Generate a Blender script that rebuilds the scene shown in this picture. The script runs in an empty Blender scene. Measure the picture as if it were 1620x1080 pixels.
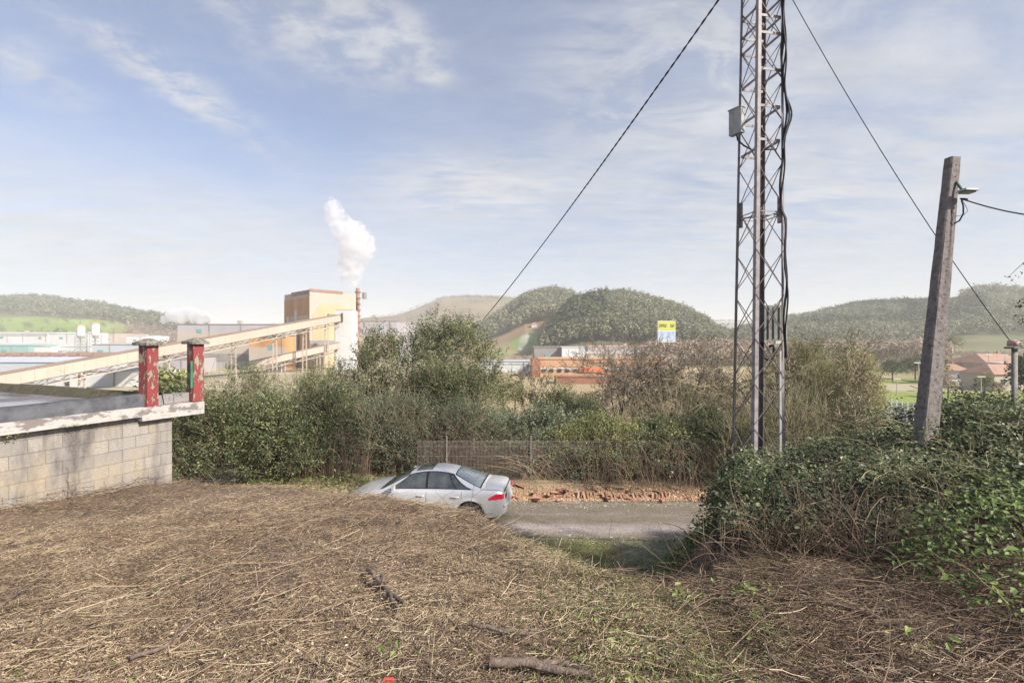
import bpy, math, numpy as np
from math import sin, cos, pi, radians
R = np.random.default_rng(11)
SC = bpy.context.scene
COL = SC.collection
F = 765.0; CZ = 5.2
def at(px, py, Y):
    return np.array([(px-810)/F*Y, Y, CZ-(py-540)/F*Y])
# ------------------------------------------------------------------ mesh builder
class G:
    def __init__(s): s.v=[]; s.f=[]; s.a=[]; s.c=[]; s.n=0
    def add(s, v, f, a=0.5, c=None):
        v=np.asarray(v,float).reshape(-1,3); f=np.asarray(f,np.int64)
        if len(v)==0: return s
        s.v.append(v); s.f.append(f+s.n); s.n+=len(v)
        s.a.append(np.broadcast_to(np.asarray(a,float),(len(v),)).copy())
        if c is not None: s.c.append(np.broadcast_to(np.asarray(c,float),(len(v),3)))
        return s
    def box(s, c, size, rot=0, a=.5):
        c=np.asarray(c,float); h=np.asarray(size,float)/2
        p=np.array([[x,y,z] for z in(-1,1) for x,y in((-1,-1),(1,-1),(1,1),(-1,1))],float)*h
        cr,sr=cos(rot),sin(rot); q=p.copy(); q[:,0]=p[:,0]*cr-p[:,1]*sr; q[:,1]=p[:,0]*sr+p[:,1]*cr
        return s.add(q+c,[[0,3,2,1],[4,5,6,7],[0,1,5,4],[1,2,6,5],[2,3,7,6],[3,0,4,7]],a)
    def prism(s, bot, top, a=.5):
        b=np.asarray(bot,float); t=np.asarray(top,float); n=len(b)
        s.add(np.vstack([b,t]),[[i,(i+1)%n,n+(i+1)%n,n+i] for i in range(n)],a)
        if n==4: s.add(b[::-1],[[0,1,2,3]],a); s.add(t,[[0,1,2,3]],a)
        else:
            for P,sg in((b,-1),(t,1)):
                m=P.mean(0); v=np.vstack([P,m]); 
                s.add(v,[[i,(i+1)%n,n] if sg>0 else [(i+1)%n,i,n] for i in range(n)],a)
        return s
    def bar(s, p0, p1, w, h=None, a=.5):
        p0=np.asarray(p0,float); p1=np.asarray(p1,float); h=h or w
        d=p1-p0; d/=np.linalg.norm(d); up=np.array([0,0,1.]) if abs(d[2])<.95 else np.array([0,1.,0])
        u=np.cross(d,up); u/=np.linalg.norm(u); v=np.cross(u,d)
        o=[-u*w/2-v*h/2,u*w/2-v*h/2,u*w/2+v*h/2,-u*w/2+v*h/2]
        return s.prism([p0+k for k in o][::-1],[p1+k for k in o][::-1],a)
    def tubes(s, P0, P1, R0, R1, n=4, a=.5):
        P0=np.asarray(P0,float).reshape(-1,3); P1=np.asarray(P1,float).reshape(-1,3); m=len(P0)
        if m==0: return s
        R0=np.broadcast_to(R0,(m,)); R1=np.broadcast_to(R1,(m,))
        d=P1-P0; L=np.linalg.norm(d,axis=1,keepdims=True); d=d/np.maximum(L,1e-9)
        up=np.where(np.abs(d[:,2:3])<.9,[[0,0,1.]],[[1.,0,0]]); u=np.cross(d,up); u/=np.linalg.norm(u,axis=1,keepdims=True); w=np.cross(d,u)
        an=np.arange(n)*2*pi/n
        ring=np.cos(an)[None,:,None]*u[:,None]+np.sin(an)[None,:,None]*w[:,None]
        v=np.concatenate([P0[:,None]+ring*R0[:,None,None],P1[:,None]+ring*R1[:,None,None]],1)
        b=np.arange(m)[:,None,None]*2*n; i=np.arange(n)[None,:,None]
        f=np.concatenate([b+i,b+(i+1)%n,b+n+(i+1)%n,b+n+i],2).reshape(-1,4)
        aa=np.repeat(np.broadcast_to(a,(m,)),2*n)
        return s.add(v,f,aa)
    def path(s, pts, r, n=6, a=.5, caps=True):
        P=np.asarray(pts,float); m=len(P); r=np.broadcast_to(r,(m,))
        T=np.gradient(P,axis=0); T/=np.linalg.norm(T,axis=1,keepdims=True)
        u=np.cross(T[0],[0,0,1.] if abs(T[0][2])<.9 else [1.,0,0]); rings=[]
        an=np.arange(n)*2*pi/n
        for k in range(m):
            u=u-T[k]*np.dot(u,T[k]); u/=np.linalg.norm(u); w=np.cross(T[k],u)
            rings.append(P[k]+(np.cos(an)[:,None]*u+np.sin(an)[:,None]*w)*r[k])
        v=np.vstack(rings); k=np.arange(m-1)[:,None,None]*n; i=np.arange(n)[None,:,None]
        s.add(v,np.concatenate([k+i,k+(i+1)%n,k+n+(i+1)%n,k+n+i],2).reshape(-1,4),a)
        if caps:
            for q,sg in((0,-1),(m-1,1)):
                vv=np.vstack([rings[q],P[q]]); s.add(vv,[[j,(j+1)%n,n] if sg>0 else [(j+1)%n,j,n] for j in range(n)],a)
        return s
    def lathe(s, prof, c, n=24, a=.5):
        c=np.asarray(c,float); m=len(prof); an=np.arange(n)*2*pi/n
        v=np.array([[c[0]+r*cos(t),c[1]+r*sin(t),c[2]+z] for r,z in prof for t in an])
        k=np.arange(m-1)[:,None,None]*n; i=np.arange(n)[None,:,None]
        return s.add(v,np.concatenate([k+i,k+(i+1)%n,k+n+(i+1)%n,k+n+i],2).reshape(-1,4),a)
    def grid(s, V, a=.5, c=None):
        m,n=V.shape[:2]; i=np.arange(m-1)[:,None,None]*n; j=np.arange(n-1)[None,:,None]
        return s.add(V.reshape(-1,3),np.concatenate([i+j,i+j+1,i+n+j+1,i+n+j],2).reshape(-1,4),a if np.ndim(a)==0 else np.asarray(a).ravel(),None if c is None else np.asarray(c).reshape(-1,3))
    def leaves(s, C, size, N, a=.5, asp=.5, fold=.25, D=None, six=False):
        C=np.asarray(C,float); m=len(C)
        if m==0: return s
        size=np.broadcast_to(size,(m,))[:,None]
        N=N/np.maximum(np.linalg.norm(N,axis=1,keepdims=True),1e-9)
        d=R.normal(size=(m,3)) if D is None else D
        d=d-N*(d*N).sum(1,keepdims=True); d/=np.maximum(np.linalg.norm(d,axis=1,keepdims=True),1e-9); w=np.cross(N,d)
        if not six:
            v=np.stack([C,C+(d*.5+w*asp*.5+N*fold*.4)*size,C+d*size,C+(d*.5-w*asp*.5+N*fold*.4)*size],1)
            f=np.arange(m)[:,None]*4+np.array([[0,1,2,3]]); k=4
        else:
            A=asp*.5
            v=np.stack([C,C+(d*.25+w*A*.8+N*fold*.35)*size,C+(d*.62+w*A*.85+N*fold*.3)*size,C+(d-N*.1)*size,C+(d*.62-w*A*.85+N*fold*.3)*size,C+(d*.25-w*A*.8+N*fold*.35)*size],1)
            f=(np.arange(m)[:,None,None]*6+np.array([[[0,1,2,3],[0,3,4,5]]])).reshape(-1,4); k=6
        return s.add(v,f,np.repeat(np.broadcast_to(a,(m,)),k))
    def build(s, name, mat, parent=None, smooth=False, loc=None):
        me=bpy.data.meshes.new(name)
        V=np.vstack(s.v) if s.v else np.zeros((0,3))
        if loc is not None: V=V-np.asarray(loc,float)
        me.vertices.add(len(V)); me.vertices.foreach_set('co',V.astype(np.float32).ravel())
        idx=np.concatenate([f.ravel() for f in s.f]); tot=np.concatenate([np.full(len(f),f.shape[1]) for f in s.f])
        st=np.concatenate([[0],np.cumsum(tot)[:-1]])
        me.loops.add(len(idx)); me.loops.foreach_set('vertex_index',idx.astype(np.int32))
        me.polygons.add(len(tot)); me.polygons.foreach_set('loop_start',st.astype(np.int32))
        me.polygons.foreach_set('use_smooth',np.full(len(tot),bool(smooth)))
        me.update(calc_edges=True)
        at_=me.attributes.new('v','FLOAT','POINT'); at_.data.foreach_set('value',np.concatenate(s.a).astype(np.float32))
        if s.c:
            cc=np.vstack(s.c); cc=np.hstack([cc,np.ones((len(cc),1))])
            ca=me.attributes.new('Col','FLOAT_COLOR','POINT'); ca.data.foreach_set('color',cc.astype(np.float32).ravel())
        me.materials.append(mat)
        o=bpy.data.objects.new(name,me); COL.objects.link(o)
        if loc is not None: o.location=loc
        if parent is not None:
            o.parent=parent
            if loc is None and parent.get('_w'): o.location=-parent.location if parent.type=='EMPTY' else (0,0,0)
        return o
def tag(o,label=None,cat=None,group=None,kind=None):
    if label: o['label']=label
    if cat: o['category']=cat
    if group: o['group']=group
    if kind: o['kind']=kind
    return o
def thing(name,loc,label,cat,group=None,rz=0,world=True):
    """Empty at the base; parts built in world coordinates are shifted to it when world=True"""
    o=bpy.data.objects.new(name,None); COL.objects.link(o); o.location=[float(q) for q in loc]; o.rotation_euler=(0,0,rz); o.empty_display_size=.2
    if world: o['_w']=1
    return tag(o,label,cat,group)
def copytree(o,loc,rz=0,sc=None,label=None):
    c=o.copy(); COL.objects.link(c); c.location=[float(q) for q in loc]; c.rotation_euler=(0,0,rz)
    if sc is not None: c.scale=sc if hasattr(sc,'__len__') else (sc,sc,sc)
    if label: c['label']=label
    def rec(a,b):
        for ch in list(a.children):
            d=ch.copy(); COL.objects.link(d); d.parent=b; rec(ch,d)
    rec(o,c); return c
# ------------------------------------------------------------------ materials
def newmat(name):
    m=bpy.data.materials.new(name); m.use_nodes=True; nt=m.node_tree; nt.nodes.clear()
    return m,nt,nt.nodes,nt.links
def ramp(nd,cols,pos=None,interp='LINEAR'):
    r=nd.new('ShaderNodeValToRGB'); e=r.color_ramp.elements; r.color_ramp.interpolation=interp
    n=len(cols); pos=pos or [i/(n-1) for i in range(n)]
    while len(e)<n: e.new(.5)
    for k,(p,c) in enumerate(zip(pos,cols)): e[k].position=p; e[k].color=(*c,1)
    return r
def M(name,cols,mode='noise',scale=5.,rough=.8,bump=0,trans=0,metal=0,detail=6,pos=None,noise2=0,spec=.3,bscale=None,coat=0,stretch=None):
    m,nt,nd,lk=newmat(name)
    out=nd.new('ShaderNodeOutputMaterial'); p=nd.new('ShaderNodeBsdfPrincipled')
    p.inputs['Roughness'].default_value=rough; p.inputs['Metallic'].default_value=metal; p.inputs['Specular IOR Level'].default_value=spec
    p.inputs['Coat Weight'].default_value=coat
    tc=nd.new('ShaderNodeTexCoord'); src=tc.outputs['Object']
    if stretch:
        mp=nd.new('ShaderNodeMapping'); mp.inputs['Scale'].default_value=stretch; lk.new(src,mp.inputs[0]); src=mp.outputs[0]
    nz=nd.new('ShaderNodeTexNoise'); nz.inputs['Scale'].default_value=scale; nz.inputs['Detail'].default_value=detail; nz.inputs['Roughness'].default_value=.65
    lk.new(src,nz.inputs['Vector'])
    if mode=='noise':
        r=ramp(nd,cols,pos or ([.3+.4*i/(len(cols)-1) for i in range(len(cols))])); lk.new(nz.outputs[0],r.inputs[0]); c=r.outputs[0]
    elif mode=='attr':
        at_=nd.new('ShaderNodeAttribute'); at_.attribute_name='v'; r=ramp(nd,cols,pos); lk.new(at_.outputs['Fac'],r.inputs[0]); c=r.outputs[0]
    elif mode=='col':
        at_=nd.new('ShaderNodeAttribute'); at_.attribute_name='Col'; c=at_.outputs['Color']
    if noise2:
        n2=nd.new('ShaderNodeTexNoise'); n2.inputs['Scale'].default_value=scale; n2.inputs['Detail'].default_value=8; lk.new(src,n2.inputs['Vector'])
        mr=nd.new('ShaderNodeMapRange'); mr.inputs[1].default_value=.25; mr.inputs[2].default_value=.75; mr.inputs[3].default_value=1-noise2; mr.inputs[4].default_value=1+noise2*.6; lk.new(n2.outputs[0],mr.inputs[0])
        vm=nd.new('ShaderNodeVectorMath'); vm.operation='SCALE'; lk.new(c,vm.inputs[0]); lk.new(mr.outputs[0],vm.inputs['Scale']); c=vm.outputs[0]
    lk.new(c,p.inputs['Base Color'])
    if bump:
        nb=nd.new('ShaderNodeTexNoise'); nb.inputs['Scale'].default_value=bscale or scale*4; nb.inputs['Detail'].default_value=8; lk.new(src,nb.inputs['Vector'])
        b=nd.new('ShaderNodeBump'); b.inputs['Strength'].default_value=bump; b.inputs['Distance'].default_value=.03; lk.new(nb.outputs[0],b.inputs['Height']); lk.new(b.outputs[0],p.inputs['Normal'])
    sh=p.outputs[0]
    if trans:
        t=nd.new('ShaderNodeBsdfTranslucent'); lk.new(c,t.inputs[0]); mx=nd.new('ShaderNodeMixShader'); mx.inputs[0].default_value=trans
        lk.new(p.outputs[0],mx.inputs[1]); lk.new(t.outputs[0],mx.inputs[2]); sh=mx.outputs[0]
    lk.new(sh,out.inputs[0]); return m
m_={}
m_['soil']=M('soil',[(.05,.04,.03)],mode='col',scale=2.2,rough=.95,noise2=.35,bump=.8,bscale=18)
m_['hill']=M('hill',[(.05,.04,.03)],mode='col',scale=.03,rough=.95,noise2=.3)
m_['straw']=M('straw',[(.07,.05,.036),(.17,.12,.08),(.29,.205,.13),(.43,.32,.195),(.56,.445,.275),(.66,.56,.37)],mode='attr',pos=[0,.2,.42,.65,.86,1],rough=.75,trans=.12)
m_['drygreen']=M('drygreen',[(.07,.085,.025),(.14,.17,.05),(.25,.29,.09),(.38,.40,.17)],mode='attr',rough=.7,trans=.2)
m_['wood']=M('wood',[(.07,.05,.04),(.16,.12,.095),(.26,.20,.165)],scale=20,rough=.9,bump=.4,stretch=(1,1,.3))
m_['darkstem']=M('darkstem',[(.045,.03,.022),(.13,.085,.055),(.25,.175,.115),(.42,.32,.21)],mode='attr',rough=.8)
m_['bramble']=M('bramble_leaf',[(.035,.042,.02),(.065,.082,.036),(.11,.14,.06),(.20,.225,.09),(.31,.32,.17),(.42,.43,.31)],mode='attr',pos=[0,.25,.5,.7,.86,1],rough=.55,trans=.25,spec=.3)
m_['nettle']=M('nettle_leaf',[(.05,.075,.025),(.10,.15,.04),(.19,.25,.07),(.32,.38,.13)],mode='attr',rough=.5,trans=.3)
m_['vine']=M('pale_vine',[(.16,.14,.06),(.28,.26,.11),(.38,.36,.19)],mode='attr',rough=.6,trans=.15)
m_['laurel']=M('laurel_leaf',[(.022,.032,.014),(.055,.078,.028),(.11,.14,.05),(.20,.22,.075),(.37,.38,.18)],mode='attr',pos=[0,.3,.6,.85,1],rough=.45,trans=.2,spec=.5)
m_['greyleaf']=M('grey_leaf',[(.035,.045,.025),(.08,.11,.06),(.15,.19,.11),(.26,.29,.18),(.42,.42,.29)],mode='attr',pos=[0,.3,.6,.85,1],rough=.5,trans=.2)
m_['olive']=M('olive_leaf',[(.065,.085,.028),(.14,.165,.05),(.25,.27,.085),(.41,.41,.17)],mode='attr',rough=.55,trans=.25)
m_['tan']=M('tan_leaf',[(.12,.075,.035),(.24,.15,.07),(.38,.26,.13)],mode='attr',rough=.7,trans=.2)
m_['bark']=M('bark',[(.035,.027,.02),(.08,.06,.045),(.14,.11,.085)],scale=8,rough=.9)
m_['twig']=M('twig',[(.13,.10,.065),(.25,.20,.13),(.40,.33,.22)],mode='attr',rough=.85)
m_['euc']=M('eucalyptus_leaf',[(.09,.10,.055),(.155,.17,.09),(.23,.235,.13),(.31,.295,.18)],mode='attr',rough=.7,trans=.15)
m_['farbare']=M('far_bare_wood',[(.16,.12,.08),(.29,.22,.155),(.44,.34,.25)],mode='attr',rough=.8,trans=.1)
m_['fargreen']=M('far_green_leaf',[(0.045,0.061,0.026),(0.089,0.115,0.045),(0.178,0.189,0.064),(0.297,0.270,0.103)],mode='attr',rough=.7,trans=.15)
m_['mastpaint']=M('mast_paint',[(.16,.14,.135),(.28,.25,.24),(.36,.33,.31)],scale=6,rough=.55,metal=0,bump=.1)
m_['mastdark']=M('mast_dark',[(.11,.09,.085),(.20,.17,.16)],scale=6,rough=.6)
m_['galv']=M('galvanised',[(.36,.34,.31),(.50,.48,.44)],scale=9,rough=.6,metal=.2)
m_['cabinet']=M('cabinet_grey',[(.24,.25,.23),(.38,.39,.36),(.46,.46,.42)],scale=7,rough=.7)
m_['rubber']=M('cable_black',[(.015,.015,.017),(.03,.03,.033)],scale=9,rough=.6)
m_['concrete']=M('pole_concrete',[(.09,.075,.068),(.19,.165,.15),(.26,.23,.21)],scale=14,rough=.9,bump=.6,bscale=60,pos=[.3,.48,.7])
m_['holeshade']=M('hole_shade',[(.02,.018,.016),(.03,.027,.025)],rough=1)  # near-black colour stands for the shade inside holes
m_['white']=M('white_cladding',[(.50,.50,.485),(.62,.62,.60)],scale=.05,rough=.6)
m_['creamc']=M('cream_cladding',[(.40,.335,.27),(.48,.41,.335)],scale=.06,rough=.7,stretch=(1,1,.3))
m_['pinkc']=M('pale_grey_cladding',[(.35,.325,.33),(.43,.405,.41)],scale=.06,rough=.6,stretch=(1,1,.3))
m_['bluec']=M('pale_blue_cladding',[(.42,.44,.46),(.50,.53,.56)],scale=.06,rough=.6)
m_['orangec']=M('rusty_orange_cladding',[(.36,.17,.07),(.52,.28,.12),(.58,.36,.18)],scale=.12,rough=.8,stretch=(1,1,.25))
m_['ochre']=M('ochre',[(.46,.36,.20),(.52,.42,.25)],scale=.2,rough=.7)
m_['rust']=M('rusty_metal',[(.24,.14,.10),(.34,.21,.16)],scale=.6,rough=.85)
m_['greyroof']=M('grey_roof',[(.20,.18,.17),(.28,.26,.25)],scale=.1,rough=.8)
m_['brownroof']=M('brown_roof',[(.24,.17,.12),(.34,.25,.19)],scale=.1,rough=.8)
m_['tealglass']=M('teal_glazing',[(.10,.28,.27),(.18,.38,.36)],scale=.3,rough=.2)
m_['tealpaint']=M('teal_paint',[(.22,.36,.33),(.3,.44,.41)],scale=.3,rough=.6)
m_['darkglass']=M('dark_glazing',[(.03,.035,.04),(.06,.065,.07)],scale=1,rough=.12,spec=.6)
m_['brick']=M('orange_brick',[(.44,.24,.13),(.54,.33,.19)],scale=.25,rough=.8)
m_['brickdark']=M('dark_brick',[(.24,.10,.06),(.33,.16,.10)],scale=.3,rough=.8)
m_['redpaint']=M('red_paint_board',[(.60,.14,.05),(.68,.2,.08)],scale=.3,rough=.6)
m_['rooftile']=M('terracotta_roof',[(.34,.19,.13),(.44,.28,.20)],scale=.4,rough=.8)
m_['yellow']=M('billboard_yellow',[(.40,.41,.06),(.46,.47,.09)],scale=1,rough=.5)
m_['bluewhite']=M('billboard_pale_blue',[(.16,.22,.32),(.32,.39,.48),(.46,.52,.58)],scale=1.5,rough=.5,stretch=(1,1,.35))
m_['ink']=M('dark_ink',[(.05,.06,.02),(.08,.09,.03)],rough=.6)
m_['ochrefield']=M('bare_field',[(.30,.25,.16),(.42,.36,.24)],scale=.08,rough=.95)
m_['meadow']=M('meadow_grass',[(.15,.19,.04),(.24,.28,.06),(.32,.35,.11)],scale=.06,rough=.9)
m_['scrap']=M('plastic_scrap',[(.42,.38,.36),(.58,.54,.52)],scale=9,rough=.5)
m_['redlitter']=M('red_litter',[(.5,.07,.04),(.6,.12,.08)],scale=9,rough=.5)
m_['baretwig']=M('bare_twig',[(.09,.075,.055),(.18,.15,.11),(.30,.255,.185)],mode='attr',rough=.85)
m_['fencepost']=M('fence_post',[(.16,.15,.13),(.28,.26,.23)],scale=12,rough=.7)
m_['fencewire']=M('fence_wire',[(.22,.19,.16),(.32,.29,.25)],scale=12,rough=.7)
m_['darkcab']=M('dark_cabinet',[(.11,.115,.10),(.20,.21,.185),(.26,.27,.23)],scale=9,rough=.7)
m_['peach']=M('peach_cladding',[(.42,.32,.26),(.50,.39,.32)],scale=.06,rough=.7,stretch=(1,1,.3))
m_['tanc']=M('tan_cladding',[(.42,.31,.18),(.50,.38,.23)],scale=.1,rough=.7,stretch=(1,1,.3))
# ------------------------------------------------------------------ noise + terrain
_P=np.random.default_rng(5).permutation(4096)
_T=np.random.default_rng(6).random(4096)
def vn(x,y,s=1.,seed=0):
    x=np.asarray(x,float)*s+seed*17.3; y=np.asarray(y,float)*s+seed*9.1
    xi=np.floor(x).astype(int); yi=np.floor(y).astype(int); fx=x-xi; fy=y-yi; fx=fx*fx*(3-2*fx); fy=fy*fy*(3-2*fy)
    h=lambda a,b:_T[(_P[(a&4095)]+b*57)&4095]
    return (h(xi,yi)*(1-fx)+h(xi+1,yi)*fx)*(1-fy)+(h(xi,yi+1)*(1-fx)+h(xi+1,yi+1)*fx)*fy-.5
def sst(a,b,x): t=np.clip((x-a)/(b-a),0,1); return t*t*(3-2*t)
_ex=[-30,-12,-6.2,-4.1,-2.6,-1.55,-.5,.14,.57,1.1,1.8,2.4,3.2,4,5.5,8,12,40]
_ey=[14,12,9.6,9.1,8.35,7.75,6.9,5.7,4.85,4.35,4.3,5.1,6.8,8.2,9.5,11,13,18]
def zplat(x,y):
    y=np.asarray(y,float); return 3.65-.125*np.maximum(y,-3)+np.minimum(y+3,0)*.02+vn(x,y,.5,1)*.12*sst(2,5,y)+vn(x,y,1.6,2)*.08
def zlow(x,y):
    z=-8.0*sst(22,58,y+vn(x,y,.05,3)*6)+.22*sst(15.9,16.8,y)*(1-sst(19,24,y))
    z=z+vn(x,y,.35,4)*.12*sst(17,20,y)+vn(x,y,.01,7)*3*sst(120,500,y)+ 14*sst(450,1400,y)
    return z
def zg(x,y):
    x=np.asarray(x,float); y=np.asarray(y,float)
    E=np.interp(x,_ex,_ey)+vn(x,x*0,.8,5)*.35
    e=y-E; sp=np.log1p(np.exp(np.clip(e*4,-30,30)))/4
    a=zplat(x,np.minimum(y,E+1))-.74*sp+vn(x,y,1.1,8)*.12*sst(0,2,e); b=zlow(x,y); k=.12
    return np.where(y>E+14,b,k*np.log(np.exp(np.clip(a/k,-80,80))+np.exp(np.clip(b/k,-80,80))))
def build_ground():
    xs=np.concatenate([-np.geomspace(12,5200,70)[::-1],np.linspace(-11.8,11.8,150),np.geomspace(12,5200,70)])
    ys=np.concatenate([-np.geomspace(3,300,14)[::-1],np.linspace(-2.7,24,190),np.geomspace(24.3,5600,120)])
    X,Y=np.meshgrid(xs,ys); Z=zg(X,Y)
    n1=vn(X,Y,.9,11)+.5; n2=vn(X,Y,.25,12)+.5; n3=vn(X,Y,3.1,13)+.5
    soil=np.array([.18,.128,.09]); moss=np.array([.16,.155,.06]); grav=np.array([.30,.26,.22]); grass=np.array([.10,.14,.04]); dry=np.array([.40,.31,.17])
    mix=lambda a,b,t:a*(1-t[...,None])+b*t[...,None]
    c=np.broadcast_to(soil,X.shape+(3,)).copy()
    low=(1-sst(.1,.5,Z))*sst(8,10,Y)
    c=mix(c,mix(moss+0*c,grav+0*c,np.clip((n1-.5)*1.6+.35,0,1)),low)
    c=mix(c,mix(dry+0*c,soil*1.2+0*c,n3),sst(15.9,16.6,Y))
    c=mix(c,mix(mix(grass+0*c,dry+0*c,sst(.45,.6,vn(X,Y,.02,14)+.5)),np.array([.38,.29,.16])+0*c,sst(.55,.68,vn(X,Y,.011,15)+.5)),sst(24,50,Y))
    g=G().grid(np.stack([X,Y,Z],-1)[:, ::1],.5,c); o=g.build('ground',m_['soil'],smooth=True); tag(o,kind='structure')
    # road slab: thin, 4 mm+ above the ground
    xs=np.linspace(-34,34,300); t=np.linspace(0,1,26)
    y0=12.75+vn(xs,xs*0,.6,21)*.5; y1=15.65+vn(xs,xs*0,.7,22)*.3
    Xr=xs[:,None]+0*t; Yr=y0[:,None]*(1-t)+y1[:,None]*t
    Zr=zg(Xr,Yr)+.012
    m,nt,nd,lk=newmat('track_asphalt'); out=nd.new('ShaderNodeOutputMaterial'); p=nd.new('ShaderNodeBsdfPrincipled'); p.inputs['Roughness'].default_value=.85
    at_=nd.new('ShaderNodeAttribute'); at_.attribute_name='v'; tc=nd.new('ShaderNodeTexCoord')
    n=nd.new('ShaderNodeTexNoise'); n.inputs['Scale'].default_value=1.6; n.inputs['Detail'].default_value=10; n.inputs['Roughness'].default_value=.78
    mp=nd.new('ShaderNodeMapping'); mp.inputs['Scale'].default_value=(.45,1.6,1); lk.new(tc.outputs['Object'],mp.inputs[0]); lk.new(mp.outputs[0],n.inputs['Vector'])
    ad=nd.new('ShaderNodeMath'); ad.operation='MULTIPLY_ADD'; ad.inputs[1].default_value=.85; lk.new(n.outputs[0],ad.inputs[0]); lk.new(at_.outputs['Fac'],ad.inputs[2])
    r=ramp(nd,[(.14,.12,.065),(.20,.165,.13),(.26,.22,.185),(.31,.265,.235),(.42,.37,.34)],[.3,.5,.64,.8,1.05 if 0 else 1]); lk.new(ad.outputs[0],r.inputs[0])
    n3=nd.new('ShaderNodeTexNoise'); n3.inputs['Scale'].default_value=30; n3.inputs['Detail'].default_value=6; lk.new(tc.outputs['Object'],n3.inputs['Vector'])
    mr=nd.new('ShaderNodeMapRange'); mr.inputs[1].default_value=.35; mr.inputs[2].default_value=.65; mr.inputs[3].default_value=.62; mr.inputs[4].default_value=1.3; lk.new(n3.outputs[0],mr.inputs[0])
    vm=nd.new('ShaderNodeVectorMath'); vm.operation='SCALE'; lk.new(r.outputs[0],vm.inputs[0]); lk.new(mr.outputs[0],vm.inputs['Scale']); lk.new(vm.outputs[0],p.inputs['Base Color'])
    b=nd.new('ShaderNodeBump'); b.inputs['Strength'].default_value=.5; b.inputs['Distance'].default_value=.02; lk.new(n3.outputs[0],b.inputs['Height']); lk.new(b.outputs[0],p.inputs['Normal']); lk.new(p.outputs[0],out.inputs[0])
    v=-.02+.42*np.exp(-((t-.25)/.12)**2)+.12*np.exp(-((t-.62)/.07)**2); v[:3]=[-.12,0,.1]; v[-3:]=[.05,.0,-.1]
    o=G().grid(np.stack([Xr,Yr,Zr],-1),np.broadcast_to(v,Xr.shape)).build('road',m,smooth=True); tag(o,kind='structure')
    # far road on the valley floor with its kerbs
    a=at(1375,640,101)[:2]; bb=at(1640,704,62)[:2]; a=a+(a-bb)*1.2; bb=bb+(bb-a)*.15
    d=(bb-a)/np.linalg.norm(bb-a); nrm=np.array([-d[1],d[0]]); T=np.linspace(0,1,60); S=np.linspace(0,1,6)
    Pc=a+(bb-a)*T[:,None]; V=Pc[:,None]-nrm*(S*8)[None,:,None]; Z=np.full(V.shape[:2]+(1,),-7.55)
    ro=G().grid(np.concatenate([V,Z],-1)).build('valley_road',M('valley_asphalt',[(.15,.145,.14),(.21,.20,.195)],scale=.4,rough=.8),smooth=True); tag(ro,kind='structure')
    g=G(); 
    for s0,w in((-.55,.5),(8.05,.5)):
        q0=a-nrm*s0; q1=bb-nrm*s0; g.bar([*q0,-7.7],[*q1,-7.7],w,.6)
    tag(g.build('road_kerb',m_['ochrefield']),kind='structure')
    # railing beside it
    rl=thing('road_railing',[*(a+(bb-a)*.5),-7.5],'long white post railing along the far side of the valley road','railing')
    g=G(); q0=a+nrm*.55; q1=bb+nrm*.55
    n=int(np.linalg.norm(q1-q0)/1.7); 
    for hh in(.35,.75,1.1): g.bar([*q0,-7.4+hh],[*q1,-7.4+hh],.06)
    g.build('rail',m_['white'],rl)
    for k in range(n+1):
        q=q0+(q1-q0)*k/n
        if q[0]<18 or k>95: continue
        G().box([*q,-6.75],(.2,.2,1.45),math.atan2(d[1],d[0])).build('post',m_['white'],rl)
build_ground()
# meadow and field sheets on the valley floor
def patch(name,mat,pxl,pxr,yn,yf,dz=.05,wob=.1,kind='structure'):
    n=60; t=np.linspace(0,1,14); u=np.linspace(0,1,n); Y=yn+(yf-yn)*t
    X=((pxl-810)/F*Y)[None,:]*(1-u[:,None])+((pxr-810)/F*Y)[None,:]*u[:,None]; YY=Y[None,:]+vn(u[:,None]*9+pxl*0.01,t[None,:]*3,1,31)*wob*(yf-yn)
    Z=zg(X,YY)+dz
    return tag(G().grid(np.stack([X,YY,Z],-1)).build(name,mat,smooth=True),kind=kind)
patch('meadow',m_['meadow'],1380,1900,104,128,.06)
patch('field',m_['ochrefield'],1375,1500,128,150,.07)
patch('meadow',m_['meadow'],1370,1480,150,176,.09)
patch('meadow',m_['meadow'],1395,1445,52,74,.12)
patch('meadow',m_['meadow'],1470,1900,330,640,.3)
patch('meadow',m_['meadow'],820,960,420,640,.3)
patch('field',m_['ochrefield'],-300,760,120,420,.12)
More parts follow.
